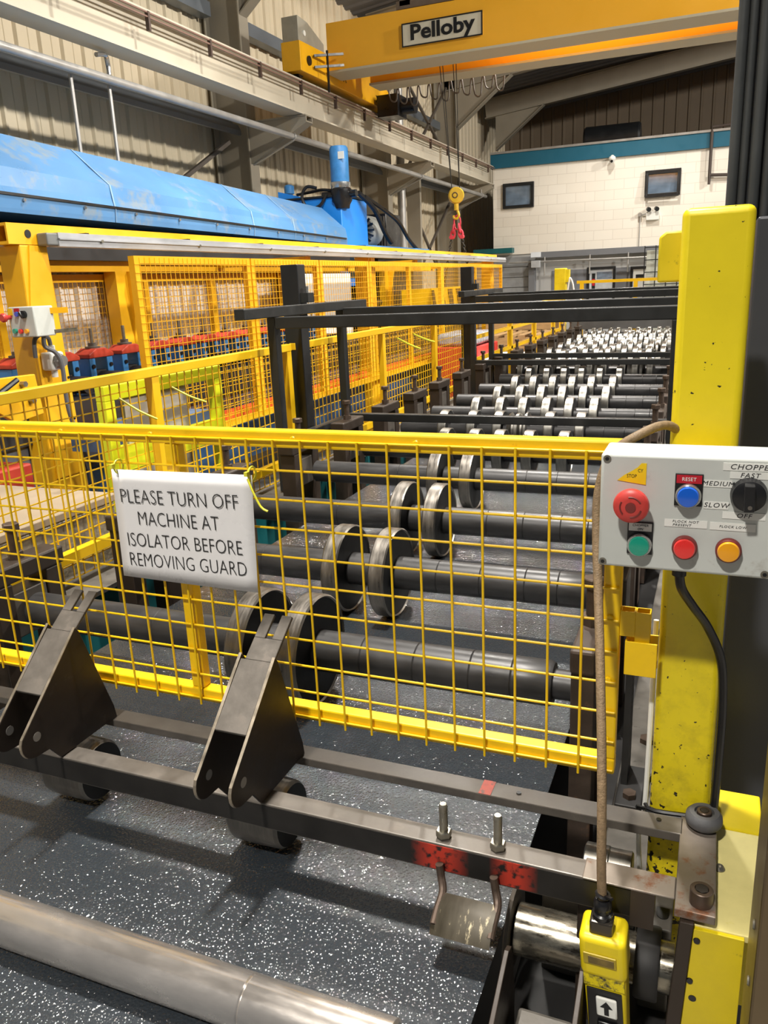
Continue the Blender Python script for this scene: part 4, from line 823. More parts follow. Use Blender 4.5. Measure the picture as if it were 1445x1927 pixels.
# black tube frames over the line, and the black columns beside them
def tubeframe(label, ys, yf, yb, zl, lf_, lb):
    t = T('black_tube_frame', label, 'frame', (-1.0, (yf + yb) / 2, 0.6), 'black frames over the rollers')
    O('side_arm', MB().box(-1.835, -1.785, ys[0], ys[1], 1.585, 1.63), black_frame, t, smooth=0, bevel=0.004)
    for y in (yf, yb):
        O('upright', MB().box(-1.83, -1.79, y, y + 0.045, 0.80, 1.585), black_frame, t, smooth=0, bevel=0.003)
        O('cross_bar', MB().box(-1.79, -0.11, y, y + 0.05, 1.535 + (0.011 if y == yb else 0), 1.585 + (0.011 if y == yb else 0)), black_frame, t, smooth=0, bevel=0.004)
        O('upright', MB().box(-0.155, -0.11, y + 0.002, y + 0.048, 0.725, 1.535), black_frame, t, smooth=0, bevel=0.003)
    for y in ((yb,) if lf_ is None else (yf, yb)): O('lower_bar', MB().box(-1.79, -0.155, y + 0.002, y + 0.045, zl - 0.04, zl), black_frame, t, smooth=0, bevel=0.004)
    O('lower_side_bar', MB().box(-1.83, -1.79, yf + 0.045, yb, 1.0, 1.04), black_frame, t, smooth=0, bevel=0.003)
    return t
tubeframe('nearer black square-tube frame standing over the rollers', (2.88, 4.14), 3.13, 3.83, 1.052, None, 1)
tubeframe('farther black square-tube frame standing over the rollers', (6.0, 7.2), 6.30, 6.86, 1.085, 1, 1)
for (y, lab) in ((3.47, 'nearer thick black column rising beside the nearer black tube frame'), (6.40, 'farther thick black column rising beside the farther black tube frame')):
    t = T('black_column', lab, 'column', (-1.888, y + 0.04, 0.0895), 'black columns beside the line')
    m = MB(); m.box(-1.934, -1.842, y, y + 0.078, 0.0895, 1.811); O('column', m, mat('column_black', (30, 30, 31), 0.4), t, smooth=0, bevel=0.005)
    O('clamp', MB().box(-1.842, -1.80, y + 0.01, y + 0.07, 1.635, 1.68), black_frame, t, smooth=0)
    m = MB(); m.cyl((-1.82, y + 0.04, 1.68), (-1.82, y + 0.04, 1.71), 0.008, 8); O('clamp_screw', m, bezel_chrome, t)

GSC = 1.0
# ================================================================== front guard with notice
GY = 1.112
g = T('front_mesh_guard', 'bright yellow wire mesh guard across the front of the rollers, holding the notice', 'guard', (-0.9, GY, 0.957))
O('top_rail', MB().box(-1.78, -0.104, GY, GY + 0.026, 1.453, 1.481), guard_yellow, g, smooth=0, bevel=0.003)
O('bottom_rail', MB().box(-1.78, -0.104, GY, GY + 0.026, 0.960, 0.986), guard_yellow, g, smooth=0, bevel=0.003)
O('end_post', MB().box(-0.129, -0.104, GY + 0.001, GY + 0.025, 0.986, 1.453), guard_yellow, g, smooth=0, bevel=0.003)
for xx in (-0.876, -1.66): O('middle_post', MB().box(xx, xx + 0.027, GY + 0.002, GY + 0.025, 0.986, 1.453), guard_yellow, g, smooth=0, bevel=0.003)
m = MB(); x = -0.157
while x > -1.77: m.cyl((x, GY - 0.0075, 0.958), (x, GY - 0.0075, 1.468), 0.0021, 8); x -= 0.0497
O('upright_wires', m, guard_yellow, g, smooth=60)
m = MB()
for k in range(11): z = 1.466 - 0.0497 * k; m.cyl((-1.78, GY - 0.0032, z), (-0.106, GY - 0.0032, z), 0.0021, 8)
O('cross_wires', m, guard_yellow, g, smooth=60)
for xx in (-1.24, -1.10, -0.90, -0.62, -0.41): O('weld_bead', MB().lathe([(0.006, 0), (0.004, 0.0015)], (xx, GY, 1.468), (0, -1, 0), 8), guard_yellow, g)
for zz in (1.32, 1.22, 1.12, 1.02): O('weld_bead', MB().lathe([(0.006, 0), (0.0045, 0.003)], (-0.118, GY, zz), (0, -1, 0), 8), guard_yellow, g)
lug = MB()
for xa in (-0.104, -0.083): 
    for a in ((xa, xa + 0.021, 1.114, 1.116), (xa, xa + 0.021, 1.133, 1.135), (xa, xa + 0.002, 1.116, 1.133), (xa + 0.019, xa + 0.021, 1.116, 1.133)): lug.box(a[0], a[1], a[2], a[3], 1.193 if xa < -0.09 else 1.172, 1.232)
O('hanging_lug', lug, guard_yellow, g, smooth=0, bevel=0.0006)

sg = T('warning_notice', 'white laminated paper notice tied to the front yellow guard', 'notice', (-0.832, 1.09, 1.2))
m = MB(); nx, nz = 12, 8; vs = []; fs = []
for j in range(nz + 1):
    for i in range(nx + 1):
        u = i / nx; v = j / nz; x = -0.978 + u * 0.288 - 0.006 * (1 - v) * 0 - 0.004 * (1 - v) - 0.004 * u * (1 - v); z = 1.207 + 0.2005 * v + 0.006 * u * v - 0.003 * u
        vs.append((x, 1.0925 - 0.0012 * math.sin(PI * u) * (1 - v) - 0.001 * (1 - v), z))
for j in range(nz):
    for i in range(nx): fs.append((j * (nx + 1) + i, j * (nx + 1) + i + 1, (j + 1) * (nx + 1) + i + 1, (j + 1) * (nx + 1) + i))
so = O('sheet', m.add(vs, fs), paper, sg, smooth=180); sd = so.modifiers.new('solid', 'SOLIDIFY'); sd.thickness = 0.0006; sd.offset = 1
for body, xx, zz, w in (('PLEASE TURN OFF', -0.842, 1.3606, 0.243), ('MACHINE AT', -0.847, 1.3207, 0.168), ('ISOLATOR BEFORE', -0.8407, 1.280, 0.239), ('REMOVING GUARD', -0.8385, 1.2424, 0.245)):
    text('lettering', body, 0.0375, (xx, 1.0893, zz), ink, sg, rot=(PI / 2, math.radians(-0.6), 0), depth=0.0001, bold=-0.0007, fit=w)
for (xx, zz, dx, dz, lab) in ((-0.966, 1.408, 0.004, 0.012, 'yellow cable tie at the top left corner of the white notice'), (-0.693, 1.407, 0.035, -0.05, 'yellow cable tie with a tail at the top right corner of the white notice')):
    m = MB(); m.ring((xx, 1.098, zz + 0.004), (1, 0, 0), 0.012, 0.0018, 16, 6); m.box(xx - 0.003, xx + 0.003, 1.078, 1.086, zz + 0.004, zz + 0.011)
    if dz < 0: m.tube(spline([(xx + 0.002, 1.08, zz), (xx + 0.012, 1.078, zz - 0.022), (xx + 0.024, 1.078, zz - 0.045), (xx + 0.036, 1.078, zz - 0.052)]), 0.0018, 6)
    tag(O('cable_tie', m, tie_yellow), lab, 'cable tie', 'cable ties on the notice')

# ================================================================== post, control box, cables, machine column
ps = T('control_post', 'thick scuffed yellow square post carrying the grey control box', 'post', (-0.008, 1.18, 0.55))
m = MB(); m.box(-0.051, 0.0355, 1.14, 1.226, 0.55, 1.777); O('post', m, chipped_yellow, ps, bevel=0.010, seg=4, smooth=40)
m = MB(); m.prism([(-0.080, 1.175, 1.687), (-0.046, 1.175, 1.687), (-0.046, 1.175, 1.752), (-0.071, 1.175, 1.752), (-0.080, 1.175, 1.745)], (0, 0.03, 0)); O('stop_plate', m, post_yellow, ps, bevel=0.003, smooth=40)
m = MB(); m.ring((-0.048, 1.19, 1.692), (0, 0, 1), 0.004, 0.004, 12, 6); m.ring((-0.05, 1.19, 1.72), (0, 0, 1), 0.003, 0.003, 12, 6); O('weld_bead', m, post_yellow, ps)
m = MB()
for a in ((-0.0955, -0.051, 1.108, 1.111), (-0.0955, -0.051, 1.14, 1.143), (-0.0955, -0.0925, 1.111, 1.14)): m.box(a[0], a[1], a[2], a[3], 1.135, 1.188)
O('lug_pocket', m, guard_yellow, ps, smooth=0, bevel=0.0008)
tb = MB(); pts = []
for k in range(33):
    th = 2 * PI * k / 32; cx, cy = -0.008, 1.183; c, s_ = math.cos(th), math.sin(th)
    q = 1 / (abs(c) ** 6 + abs(s_) ** 6) ** (1 / 6); pts.append((cx + 0.051 * c * q, cy + 0.051 * s_ * q, 0.893 + 0.004 * c))
for dz in (0, 0.006): tb.tube([(a, b, c + dz) for a, b, c in pts], 0.0035, 6)
tb.bar((-0.058, 1.135, 0.896), (-0.070, 1.13, 0.900), 0.004, 0.005)
tag(O('black_cable_tie', tb, plastic_black), 'black cable tie wrapped round the foot of the thick yellow post', 'cable tie')

cb = T('control_box', 'grey push-button control box with emergency stop and selector in the foreground', 'control box', (-0.022, 1.04, 1.34))
m = MB(); m.hexa([(-0.124, 1.0, 1.340), (0.081, 1.0, 1.340), (0.081, 1.075, 1.343), (-0.124, 1.075, 1.343), (-0.124, 1.0, 1.4875), (0.081, 1.0, 1.4875), (0.081, 1.075, 1.4875), (-0.124, 1.075, 1.4875)])
O('enclosure', m, box_grey, cb, bevel=0.004, seg=3, smooth=40)
O('bracket', MB().box(-0.045, 0.03, 1.075, 1.14, 1.37, 1.46), post_yellow, cb, smooth=0)
for (a, b) in ((-0.1165, 1.481), (-0.1180, 1.3465), (0.071, 1.3465), (0.0735, 1.481)):
    scr = O('cover_screw', MB().lathe([(0.0048, 0), (0.0048, 0.0012)], (a, 1.0, b), (0, -1, 0), 14), bolt_zinc, cb)
    O('socket', MB().lathe([(0.0026, 0), (0.0026, 0.0016)], (a, 1.0, b), (0, -1, 0), 6), plastic_black, scr, smooth=0)
ex, ez = -0.0838, 1.4285
es = O('emergency_stop', MB().lathe([(0.015, 0), (0.015, 0.016), (0.0205, 0.018), (0.0215, 0.023), (0.0205, 0.027), (0.017, 0.030), (0.008, 0.0312)], (ex, 1.0, ez), (0, -1, 0), 40), btn_red, cb)
O('centre_cap', MB().lathe([(0.0062, 0.030), (0.0062, 0.0322), (0.003, 0.0326)], (ex, 1.0, ez), (0, -1, 0), 24), btn_dark_red, es)
m = MB()
for q in (0.5, 2.6, 4.7):
    pts = [(ex + 0.0125 * math.cos(q + 0.1 * j), 0.9692, ez + 0.0125 * math.sin(q + 0.1 * j)) for j in range(14)]; m.tube(pts, 0.0011, 6)
O('arrow_mark', m, btn_dark_red, es)
lp = O('stop_label', MB().prism([(-0.1035, 0.9996, 1.4545), (-0.0695, 0.9996, 1.4500), (-0.0695, 0.9996, 1.4770), (-0.0755, 0.9996, 1.4770), (-0.0800, 0.9996, 1.4715), (-0.0880, 0.9996, 1.4660), (-0.0960, 0.9996, 1.4610)], (0, -0.0006, 0)), label_yellow, cb, smooth=0)
text('lettering', 'STOP', 0.0062, (-0.0865, 0.9988, 1.4605), ink, lp, sx=0.8, depth=0.0001); text('lettering', 'CY', 0.006, (-0.0765, 0.9988, 1.4675), ink, lp, sx=0.8, depth=0.0001)
def pushbutton(cx, cz, lens, name, plate=None, rim=bezel_chrome):
    if plate:
        w, z0, z1, fc, txt, tc = plate
        pl = O('legend_plate', MB().box(cx - w, cx + w, 0.9975, 1.0, z0, z1), plastic_black, cb, smooth=0, bevel=0.0006)
        O('legend', MB().box(cx - w + 0.0015, cx + w - 0.0015, 0.9968, 0.9975, z1 - 0.0115, z1 - 0.0015), fc, pl, smooth=0)
        for (s_, dz, sz) in txt: text('lettering', s_, sz, (cx, 0.9965, z1 - 0.0065 + dz), tc, pl, depth=0.0001, shear=0.15 if sz < 0.005 else 0)
    bz = O(name, MB().lathe([(0.0148, 0), (0.0148, 0.007), (0.0135, 0.009), (0.0125, 0.009)], (cx, 0.9985, cz), (0, -1, 0), 36), rim, cb)
    O('lens', MB().lathe([(0.0126, 0.004), (0.0126, 0.0105), (0.0115, 0.0125), (0.006, 0.0132)], (cx, 0.9985, cz), (0, -1, 0), 36), lens, bz)
pushbutton(-0.0200, 1.4400, lens_blue, 'reset_button', (0.0158, 1.4265, 1.4665, label_red, (('RESET', 0, 0.0062),), ink_white))
pushbutton(-0.0735, 1.3735, lens_green, 'start_button', (0.0152, 1.3605, 1.4025, label_white, (('CHOPPER', 0.0024, 0.0044), ('ON', -0.0024, 0.0044)), ink))
pushbutton(-0.0205, 1.3745, lens_red, 'red_lamp', rim=btn_dark_red)
pushbutton(0.0290, 1.3750, lens_amber, 'amber_lamp', rim=btn_dark_red)
sx_, sz_ = 0.0465, 1.4445
se = O('selector', MB().lathe([(0.0205, 0), (0.0205, 0.004), (0.019, 0.008), (0.0185, 0.012), (0.015, 0.0135)], (sx_, 1.0, sz_), (0, -1, 0), 40), plastic_black, cb)
m = MB(); m.hexa([(sx_ - 0.0052, 0.972, sz_ - 0.015), (sx_ + 0.0062, 0.972, sz_ - 0.014), (sx_ + 0.0062, 0.9875, sz_ - 0.014), (sx_ - 0.0052, 0.9875, sz_ - 0.015), (sx_ - 0.0062, 0.972, sz_ + 0.0165), (sx_ + 0.0050, 0.972, sz_ + 0.0165), (sx_ + 0.0050, 0.9875, sz_ + 0.0165), (sx_ - 0.0062, 0.9875, sz_ + 0.0165)]); O('handle', m, plastic_black, se, bevel=0.001, smooth=0)
O('handle_screw', MB().lathe([(0.0025, 0), (0.0025, 0.0006)], (sx_ + 0.001, 0.972, sz_ - 0.009), (0, -1, 0), 16), dark_steel, se)
for (x0, x1, z0, z1, txt, sz, tx, tz) in ((0.0165, 0.0800, 1.4725, 1.4815, 'CHOPPER', 0.0088, 0.0475, 0), (0.0245, 0.0800, 1.4630, 1.4715, 'FAST', 0.0078, 0.0460, 0), (-0.0035, 0.0275, 1.4515, 1.4600, 'MEDIUM', 0.0076, 0, 0), (-0.0020, 0.0255, 1.4245, 1.4335, 'SLOW', 0.0082, 0, 0), (0.0195, 0.0665, 1.4135, 1.4220, 'OFF', 0.0078, 0, 0), (-0.0455, 0.0035, 1.3990, 1.4085, '', 0, 0, 0), (0.0065, 0.0570, 1.3985, 1.4080, 'FLOCK LOW', 0.0042, 0, 0)):
    tl = O('tape_label', MB().box(x0, x1, 0.9993, 1.0, z0, z1), label_white, cb, smooth=0)
    if txt: text('lettering', txt, sz, (tx or (x0 + x1) / 2, 0.9991, (z0 + z1) / 2), ink, tl, shear=0.2, sx=1.12, depth=0.0001, space=1.15)
    else:
        text('lettering', 'FLOCK NOT', 0.0042, (-0.0215, 0.9991, 1.4061), ink, tl, shear=0.2, sx=1.15, depth=0.0001, space=1.15); text('lettering', 'PRESENT', 0.0042, (-0.0255, 0.9991, 1.4016), ink, tl, shear=0.2, sx=1.15, depth=0.0001, space=1.15)
m = MB(); m.cyl((-0.026, 1.04, 1.342), (-0.026, 1.04, 1.331), 0.0125, 8); m.cyl((-0.026, 1.04, 1.331), (-0.026, 1.04, 1.322), 0.009, 14); O('cable_gland', m, plastic_black, cb)
m = MB(); m.tube(spline([(-0.026, 1.04, 1.326), (-0.022, 1.05, 1.30), (-0.008, 1.075, 1.268), (0.014, 1.105, 1.225), (0.034, 1.125, 1.17), (0.041, 1.132, 1.10), (0.042, 1.135, 1.0), (0.041, 1.137, 0.90), (0.041, 1.15, 0.80)]), 0.0062, 10)
tag(O('black_cable', m, plastic_black), 'black cable hanging from the control box down beside the yellow post', 'cable')
m = MB(); m.tube(spline([(-0.058, 1.15, 0.74), (-0.066, 1.15, 0.84), (-0.058, 1.15, 0.90), (-0.057, 1.17, 1.2)]), 0.004, 8); tag(O('grey_cable', m, label_white), 'thin pale grey cable strapped to the left of the yellow post foot', 'cable')

mc = T('machine_column', 'tall dark ribbed machine column with a slate panel behind the yellow post', 'column', (0.2, 1.55, 0))
m = MB(); m.box(0.024, 1.8, 1.66, 2.7, 0, 3.0); O('column', m, slate, mc, smooth=0)  # unseen bulk to the right enlarged to block the flood lights
m = MB()
for k, (xa, w) in enumerate(((0.0, 0.014), (0.018, 0.010), (0.034, 0.016), (0.056, 0.012), (0.078, 0.02))): m.lathe([(w / 2 + 0.002, 0), (w / 2 + 0.002, 2.4)], (xa + w / 2, 1.645, 0.6), (0, 0, 1), 12)
O('rib', m, mat('rib_grey', (78, 80, 80), 0.38, metal=0.3), mc)
O('front_panel', MB().box(0.045, 1.2, 1.40, 1.658, 0.0, 1.775), slate, mc, smooth=0, bevel=0.004)
sp = T('steel_side_plate', 'tall worn steel plate at the lower right edge of the picture', 'plate', (0.11, 0.86, 0))
m = MB(); m.box(0.083, 0.14, 0.80, 0.90, 0, 1.33); O('plate', m, mat('side_plate_steel', (112, 98, 76), 0.35, metal=0.8, var=0.15, scale=4), sp, bevel=0.003, smooth=0)
m = MB()
for zz in (0.82, 0.90, 0.98): m.lathe([(0.006, 0), (0.005, 0.002)], (0.0825, 0.84, zz), (-1, 0, 0), 14)
O('screw', m, bolt_zinc, sp)

# ================================================================== hold-down bars, brackets, clamp
hf = T('hold_down_bars', 'dark steel hold-down bars across the sheet joined by a rusty end plate', 'frame', (-0.8, 1.03, 0.85))
bar_m = painted_marks('front_bar_paint', (62, 58, 55), ((0.49, 0.034, 0.012, 0), (0.585, 0.026, 0.006, 0)))
O('front_bar', MB().box(-1.7, -0.029, 0.950, 0.988, 0.850, 0.898), dark_steel, hf, smooth=0, bevel=0.002)
m = MB(); m.box(-1.7, -0.029, 0.9492, 0.950, 0.853, 0.8945)
def bar_face(nt, b):
    pass
O('front_face', m, None or painted_marks('bar_face_paint', (40, 38, 36), ((0.466, 0.030, 0.016, 0), (0.578, 0.022, 0.014, 0))), hf, smooth=0)
O('rear_bar', MB().box(-1.7, 0.0, 1.085, 1.124, 0.884, 0.899), dark_steel, hf, smooth=0, bevel=0.0015)
O('paint_mark', MB().box(-0.312, -0.292, 1.086, 1.124, 0.899, 0.8996), mat('faded_red_paint', (214, 110, 96), 0.55, var=0.25, scale=30, wear=((130, 110, 104), 0.40, 60)), hf, smooth=0)
m = MB(); m.box(-0.004, 0.0465, 0.930, 1.132, 0.886, 0.899); m.box(-0.125, -0.004, 0.945, 0.988, 0.8985, 0.9015); O('end_plate', m, rusty, hf, smooth=0, bevel=0.002)
m = MB()
for (a, b) in ((-0.03, 0.965), (-0.25, 1.106), (-0.035, 1.108)): m.lathe([(0.004, 0), (0.004, 0.0008)], (a, b, 0.9002), (0, 0, 1), 12)
O('pin_hole', m, plastic_black, hf)
O('front_bar_end', MB().box(-0.06, -0.029, 0.944, 0.95, 0.842, 0.90), bracket_steel, hf, smooth=0)

def bracket(dx, lab):
    t = T('hold_down_bracket', lab, 'bracket', (-0.67 + dx, 1.02, 0.755), 'brackets on the hold-down bars')
    def cheek(x):
        arc = [(0.898 + 0.030 * math.cos(a), 0.962 + 0.030 * math.sin(a)) for a in [math.radians(d) for d in range(150, 285, 15)]]
        poly = arc + [(0.926, 0.930), (0.948, 0.900), (1.098, 0.900), (1.094, 0.926), (1.034, 1.112), (1.026, 1.121)]
        hole = [(0.903 + 0.0085 * math.cos(2 * PI * (k + 4.5) / len(poly)), 0.968 + 0.0085 * math.sin(2 * PI * (k + 4.5) / len(poly))) for k in range(len(poly))]
        m = MB(); m.prism([(x, a, b) for a, b in poly], (0.0055, 0, 0)); return m, hole
    for x in (-0.7045 + dx, -0.641 + dx):
        m, hole = cheek(x); o = O('cheek_plate', m, bracket_steel, t, smooth=0, bevel=0.0008, seg=1)
        m = MB(); m.cyl((x - 0.0003, 0.903, 0.968), (x + 0.0058, 0.903, 0.968), 0.0085, 20); O('pivot_hole', m, mat('hole_pale', (150, 146, 140), 0.5) if True else plastic_black, o)
        e = MB(); arc = [(0.898 + 0.0305 * math.cos(a), 0.962 + 0.0305 * math.sin(a)) for a in [math.radians(d) for d in range(150, 235, 15)]]
        pts = [(1.027, 1.1215)] + [(0.8715, 0.9775)] + arc
        for k in range(len(pts) - 1): e.bar((x + 0.00275, *pts[k]), (x + 0.00275, *pts[k + 1]), 0.0052, 0.0012, up=(0, -0.7, 0.7))
        O('cut_edge', e, edge_steel, o, smooth=0)
    xa, xb = -0.699 + dx, -0.641 + dx; xm = (xa + xb) / 2 + 0.006; hw = 0.0268
    def top(y0, z0, y1, z1, a0, a1, b0, b1, th=0.005):
        m.hexa([(a0, y0 + 0.003, z0 - th), (a1, y0 + 0.003, z0 - th), (b1, y1 + 0.003, z1 - th), (b0, y1 + 0.003, z1 - th), (a0, y0, z0), (a1, y0, z0), (b1, y1, z1), (b0, y1, z1)])
    m = MB(); top(0.930, 1.0335, 1.022, 1.1145, xa, xb, xa, xb); top(1.022, 1.1145, 1.056, 1.139, xm - hw, xm + hw, xm - hw, xm + hw)
    top(1.056, 1.139, 1.095, 1.166, xm - hw, xm - 0.007, xm - hw, xm - 0.007); top(1.056, 1.139, 1.095, 1.166, xm + 0.007, xm + hw, xm + 0.007, xm + hw)
    O('slotted_top_plate', m, dark_steel, t, smooth=0, bevel=0.0008, seg=1)
    m = MB(); m.mi = 0; m.lathe([(0.054, 0), (0.0585, 0.006), (0.0595, 0.05), (0.0585, 0.094), (0.054, 0.10)], (-0.735 + dx, 1.037, 0.8155), (1, 0, 0), 40); ro = O('press_roller', m, rim_dull, t)
    O('roller_face', MB().lathe([(0.054, 0), (0.012, 0.0005)], (-0.635 + dx, 1.037, 0.8155), (1, 0, 0), 36), disc_side, ro)
    return t
bracket(0, 'dark steel triangular bracket with slotted tip, right of the guard middle post')
bracket(-0.419, 'dark steel triangular bracket with slotted tip, at the left edge of the bars')

uc = T('stud_clamp', 'greasy steel saddle clamp hung on two threaded studs from the front bar', 'clamp', (-0.29, 0.93, 0.80))
for xx in (-0.3325, -0.2495):
    m = MB(); m.lathe([(0.0062 + 0.0005 * (k % 2), 0.0018 * k) for k in range(31)] + [(0.005, 0.0575)], (xx, 0.968, 0.898), (0, 0, 1), 12); O('stud', m, bolt_zinc, uc)
    m = MB(); m.lathe([(0.0115, 0), (0.012, 0.002), (0.012, 0.009), (0.011, 0.0105)], (xx, 0.968, 0.9), (0, 0, 1), 6); O('nut', m, bolt_zinc, uc, smooth=0)
    m = MB(); m.tube(spline([(xx, 0.9435, 0.868), (xx + 0.003, 0.942, 0.848), (xx + 0.009, 0.930, 0.832), (xx + 0.009, 0.905, 0.822), (xx + 0.009, 0.886, 0.812)]), 0.0062, 10); O('rod', m, bolt_brown, uc)
m = MB(); pr = [(0.928, 0.834), (0.912, 0.832), (0.896, 0.826), (0.884, 0.816), (0.876, 0.803)]
P = [(-0.321, a, b) for a, b in pr] + [(-0.329, a + 0.004, b - 0.004) for a, b in reversed(pr)]; m.prism(P, (0.082, 0, 0)); O('saddle', m, mat('saddle_greasy', (70, 64, 52), 0.42, metal=0.25, var=0.3, scale=18, wear=((206, 192, 158), 0.36, 40), stretch=(1.8, 0.5, 0.5)), uc, smooth=50)

rr = T('guide_roller', 'small grey rubber roller with a socket screw on the rear bar end', 'roller', (0.028, 1.118, 0.90))
m = MB(); m.lathe([(0.014, 0.001), (0.021, 0.001), (0.0255, 0.006), (0.0265, 0.012), (0.0255, 0.019), (0.021, 0.024), (0.014, 0.024)], (0.028, 1.116, 0.90), (0, 0, 1), 36, cap=False); m.lathe([(0.014, 0.024), (0.0135, 0.012)], (0.028, 1.116, 0.90), (0, 0, 1), 36, cap=False); O('tyre', m, rubber, rr)
O('washer', MB().lathe([(0.0138, 0.001), (0.0138, 0.018)], (0.028, 1.116, 0.90), (0, 0, 1), 30), mat('washer_grey', (126, 124, 120), 0.4, metal=0.6), rr)
def capscrew(c, R, h, par, nm='cap_screw'):
    m = MB(); n = 24; c = Vector(c)
    o = O(nm, m.lathe([(R, 0), (R, h - 0.001), (R - 0.001, h), (R * 0.62, h), (R * 0.58, h - 0.004)], c, (0, 0, 1), 24), bolt_brown, par)
    O('hex_socket', MB().lathe([(R * 0.60, 0), (R * 0.60, 0.0006)], c + Vector((0, 0, h - 0.0003)), (0, 0, 1), 6), mat('socket_dark', (38, 32, 28), 0.6), o, smooth=0)
    return o
capscrew((0.028, 1.116, 0.917), 0.0105, 0.009, rr)
ks = T('socket_cap_screw', 'large brown socket cap screw on the rusty end plate corner', 'screw', (0.028, 0.952, 0.899)); capscrew((0.028, 0.952, 0.899), 0.0145, 0.022, ks)

# ================================================================== right-hand end of the front bars: plates, drive shaft, pendant
yp = T('yellow_base_plates', 'scratched yellow and pale cover plates at the lower right beside the bars', 'cover', (0.05, 1.0, 0.5))
O('top_plate', MB().box(0.015, 0.112, 0.936, 1.15, 0.866, 0.876), pale_plate, yp, smooth=0, bevel=0.001)
O('front_plate', MB().hexa([(0.004, 0.930, 0.5), (0.082, 0.930, 0.5), (0.082, 0.938, 0.5), (0.004, 0.938, 0.5), (0.021, 0.930, 0.874), (0.082, 0.930, 0.874), (0.082, 0.938, 0.874), (0.021, 0.938, 0.874)]), post_yellow, yp, smooth=0, bevel=0.0008)
O('back_block', MB().box(0.046, 0.112, 1.15, 1.25, 0.55, 0.879), post_yellow, yp, smooth=0, bevel=0.003)
m = MB()
for (a, b) in ((0.016, 0.857), (0.011, 0.79)): m.lathe([(0.0045, 0), (0.004, 0.002)], (a + 0.01, 0.930, b), (0, -1, 0), 12)
m.lathe([(0.005, 0), (0.005, 0.0008)], (0.026, 0.930, 0.762), (0, -1, 0), 14)
O('screw_hole', m, plastic_black, yp)
m = MB(); m.lathe([(0.007, 0), (0.0075, 0.002), (0.005, 0.006), (0.0045, 0.003)], (0.052, 1.055, 0.876), (0, 0, 1), 16); O('rivet_nut', m, bolt_zinc, yp)
ep = MB(); ep.hexa([(-0.016, 0.925, 0.5), (0.004, 0.925, 0.5), (0.004, 0.945, 0.5), (-0.016, 0.945, 0.5), (0.004, 0.925, 0.884), (0.021, 0.925, 0.884), (0.021, 0.945, 0.884), (0.004, 0.945, 0.884)])
tag(O('edge_plate', ep, bracket_steel, smooth=0, bevel=0.001), 'narrow brown steel edge plate left of the yellow front cover', 'plate')

ds = T('drive_shaft', 'polished greasy shaft with a flange disc running under the front bar end', 'shaft', (-0.1, 1.0, 0.6))
m = MB(); m.lathe([(0.036, -0.228), (0.038, -0.226), (0.038, -0.12), (0.036, -0.118), (0.036, -0.06), (0.036, 0.0)], (0, 1.0, 0.735), (1, 0, 0), 36); O('shaft', m, mat('greasy_shaft', (150, 144, 130), 0.24, metal=0.9, var=0.3, scale=22, stretch=(1, 3, 3), wear=((70, 64, 54), 0.42, 26)), ds)
O('flange_disc', MB().lathe([(0.066, 0), (0.068, 0.002), (0.066, 0.006)], (-0.236, 1.0, 0.735), (1, 0, 0), 40), dark_steel, ds)
O('collar', MB().lathe([(0.048, 0), (0.05, 0.003), (0.05, 0.03), (0.048, 0.033)], (-0.052, 1.0, 0.735), (1, 0, 0), 32), bed_dark, ds)
O('bearing_arm', MB().box(-0.135, -0.095, 0.978, 1.03, 0.60, 0.845), bracket_steel, ds, smooth=0, bevel=0.003)
O('bearing_base', MB().box(-0.235, 0.0, 0.965, 1.1, 0.55, 0.62), bed_dark, ds, smooth=0)
for (xx, nm, lab) in ((-0.2225, 'side_cheek', 'brown steel side cheek beside the sheet edge at the bottom'), (-0.118, 'side_cheek', 'brown steel side cheek just left of the yellow pendant')):
    m = MB(); m.prism([(xx, 0.70, 0.50), (xx, 0.70, 0.70), (xx, 0.895, 0.792), (xx, 0.912, 0.785), (xx, 0.93, 0.70), (xx, 0.93, 0.50)], (0.007, 0, 0)); o = O(nm, m, bracket_steel, smooth=0, bevel=0.001)
    tag(o, lab, 'plate', 'side cheeks at the sheet edge')
ca = T('bearing_casting', 'dirty grey bolted casting between the two steel side cheeks', 'casting', (-0.165, 0.85, 0.5))
m = MB(); m.box(-0.212, -0.12, 0.70, 0.93, 0.50, 0.63); m.prism([(-0.205, 0.76, 0.63), (-0.205, 0.92, 0.63), (-0.205, 0.91, 0.685), (-0.205, 0.80, 0.668)], (0.08, 0, 0)); O('casting', m, mat('casting_grey', (88, 84, 78), 0.5, metal=0.3, var=0.3, scale=20, bump=0.3), ca, smooth=0, bevel=0.006)
m = MB(); m.lathe([(0.016, 0), (0.016, 0.012)], (-0.165, 0.83, 0.674), (0, 0, 1), 6); O('bolt', m, bolt_brown, ca, smooth=0)
tr = MB(); tr.lathe([(0.041, -0.14), (0.044, -0.138), (0.044, -0.104), (0.0425, -0.102), (0.0425, -0.07), (0.040, -0.068)], (0, 1.078, 0.803), (1, 0, 0), 40)
tag(O('end_roller', tr, rim_steel), 'short bright steel roller between the two bars near the end plate', 'roller')
sb = T('slotted_block', 'grimy grey slotted block under the bar end beside the yellow post', 'block', (-0.02, 1.07, 0.6))
O('block', MB().box(-0.05, -0.006, 1.03, 1.12, 0.58, 0.77), bed_grime, sb, smooth=0, bevel=0.003)
m = MB(); m.lathe([(0.009, 0), (0.009, 0.001)], (-0.02, 1.06, 0.770), (0, 0, 1), 16); m.box(-0.029, -0.011, 1.06, 1.075, 0.770, 0.771); O('slot', m, plastic_black, sb)
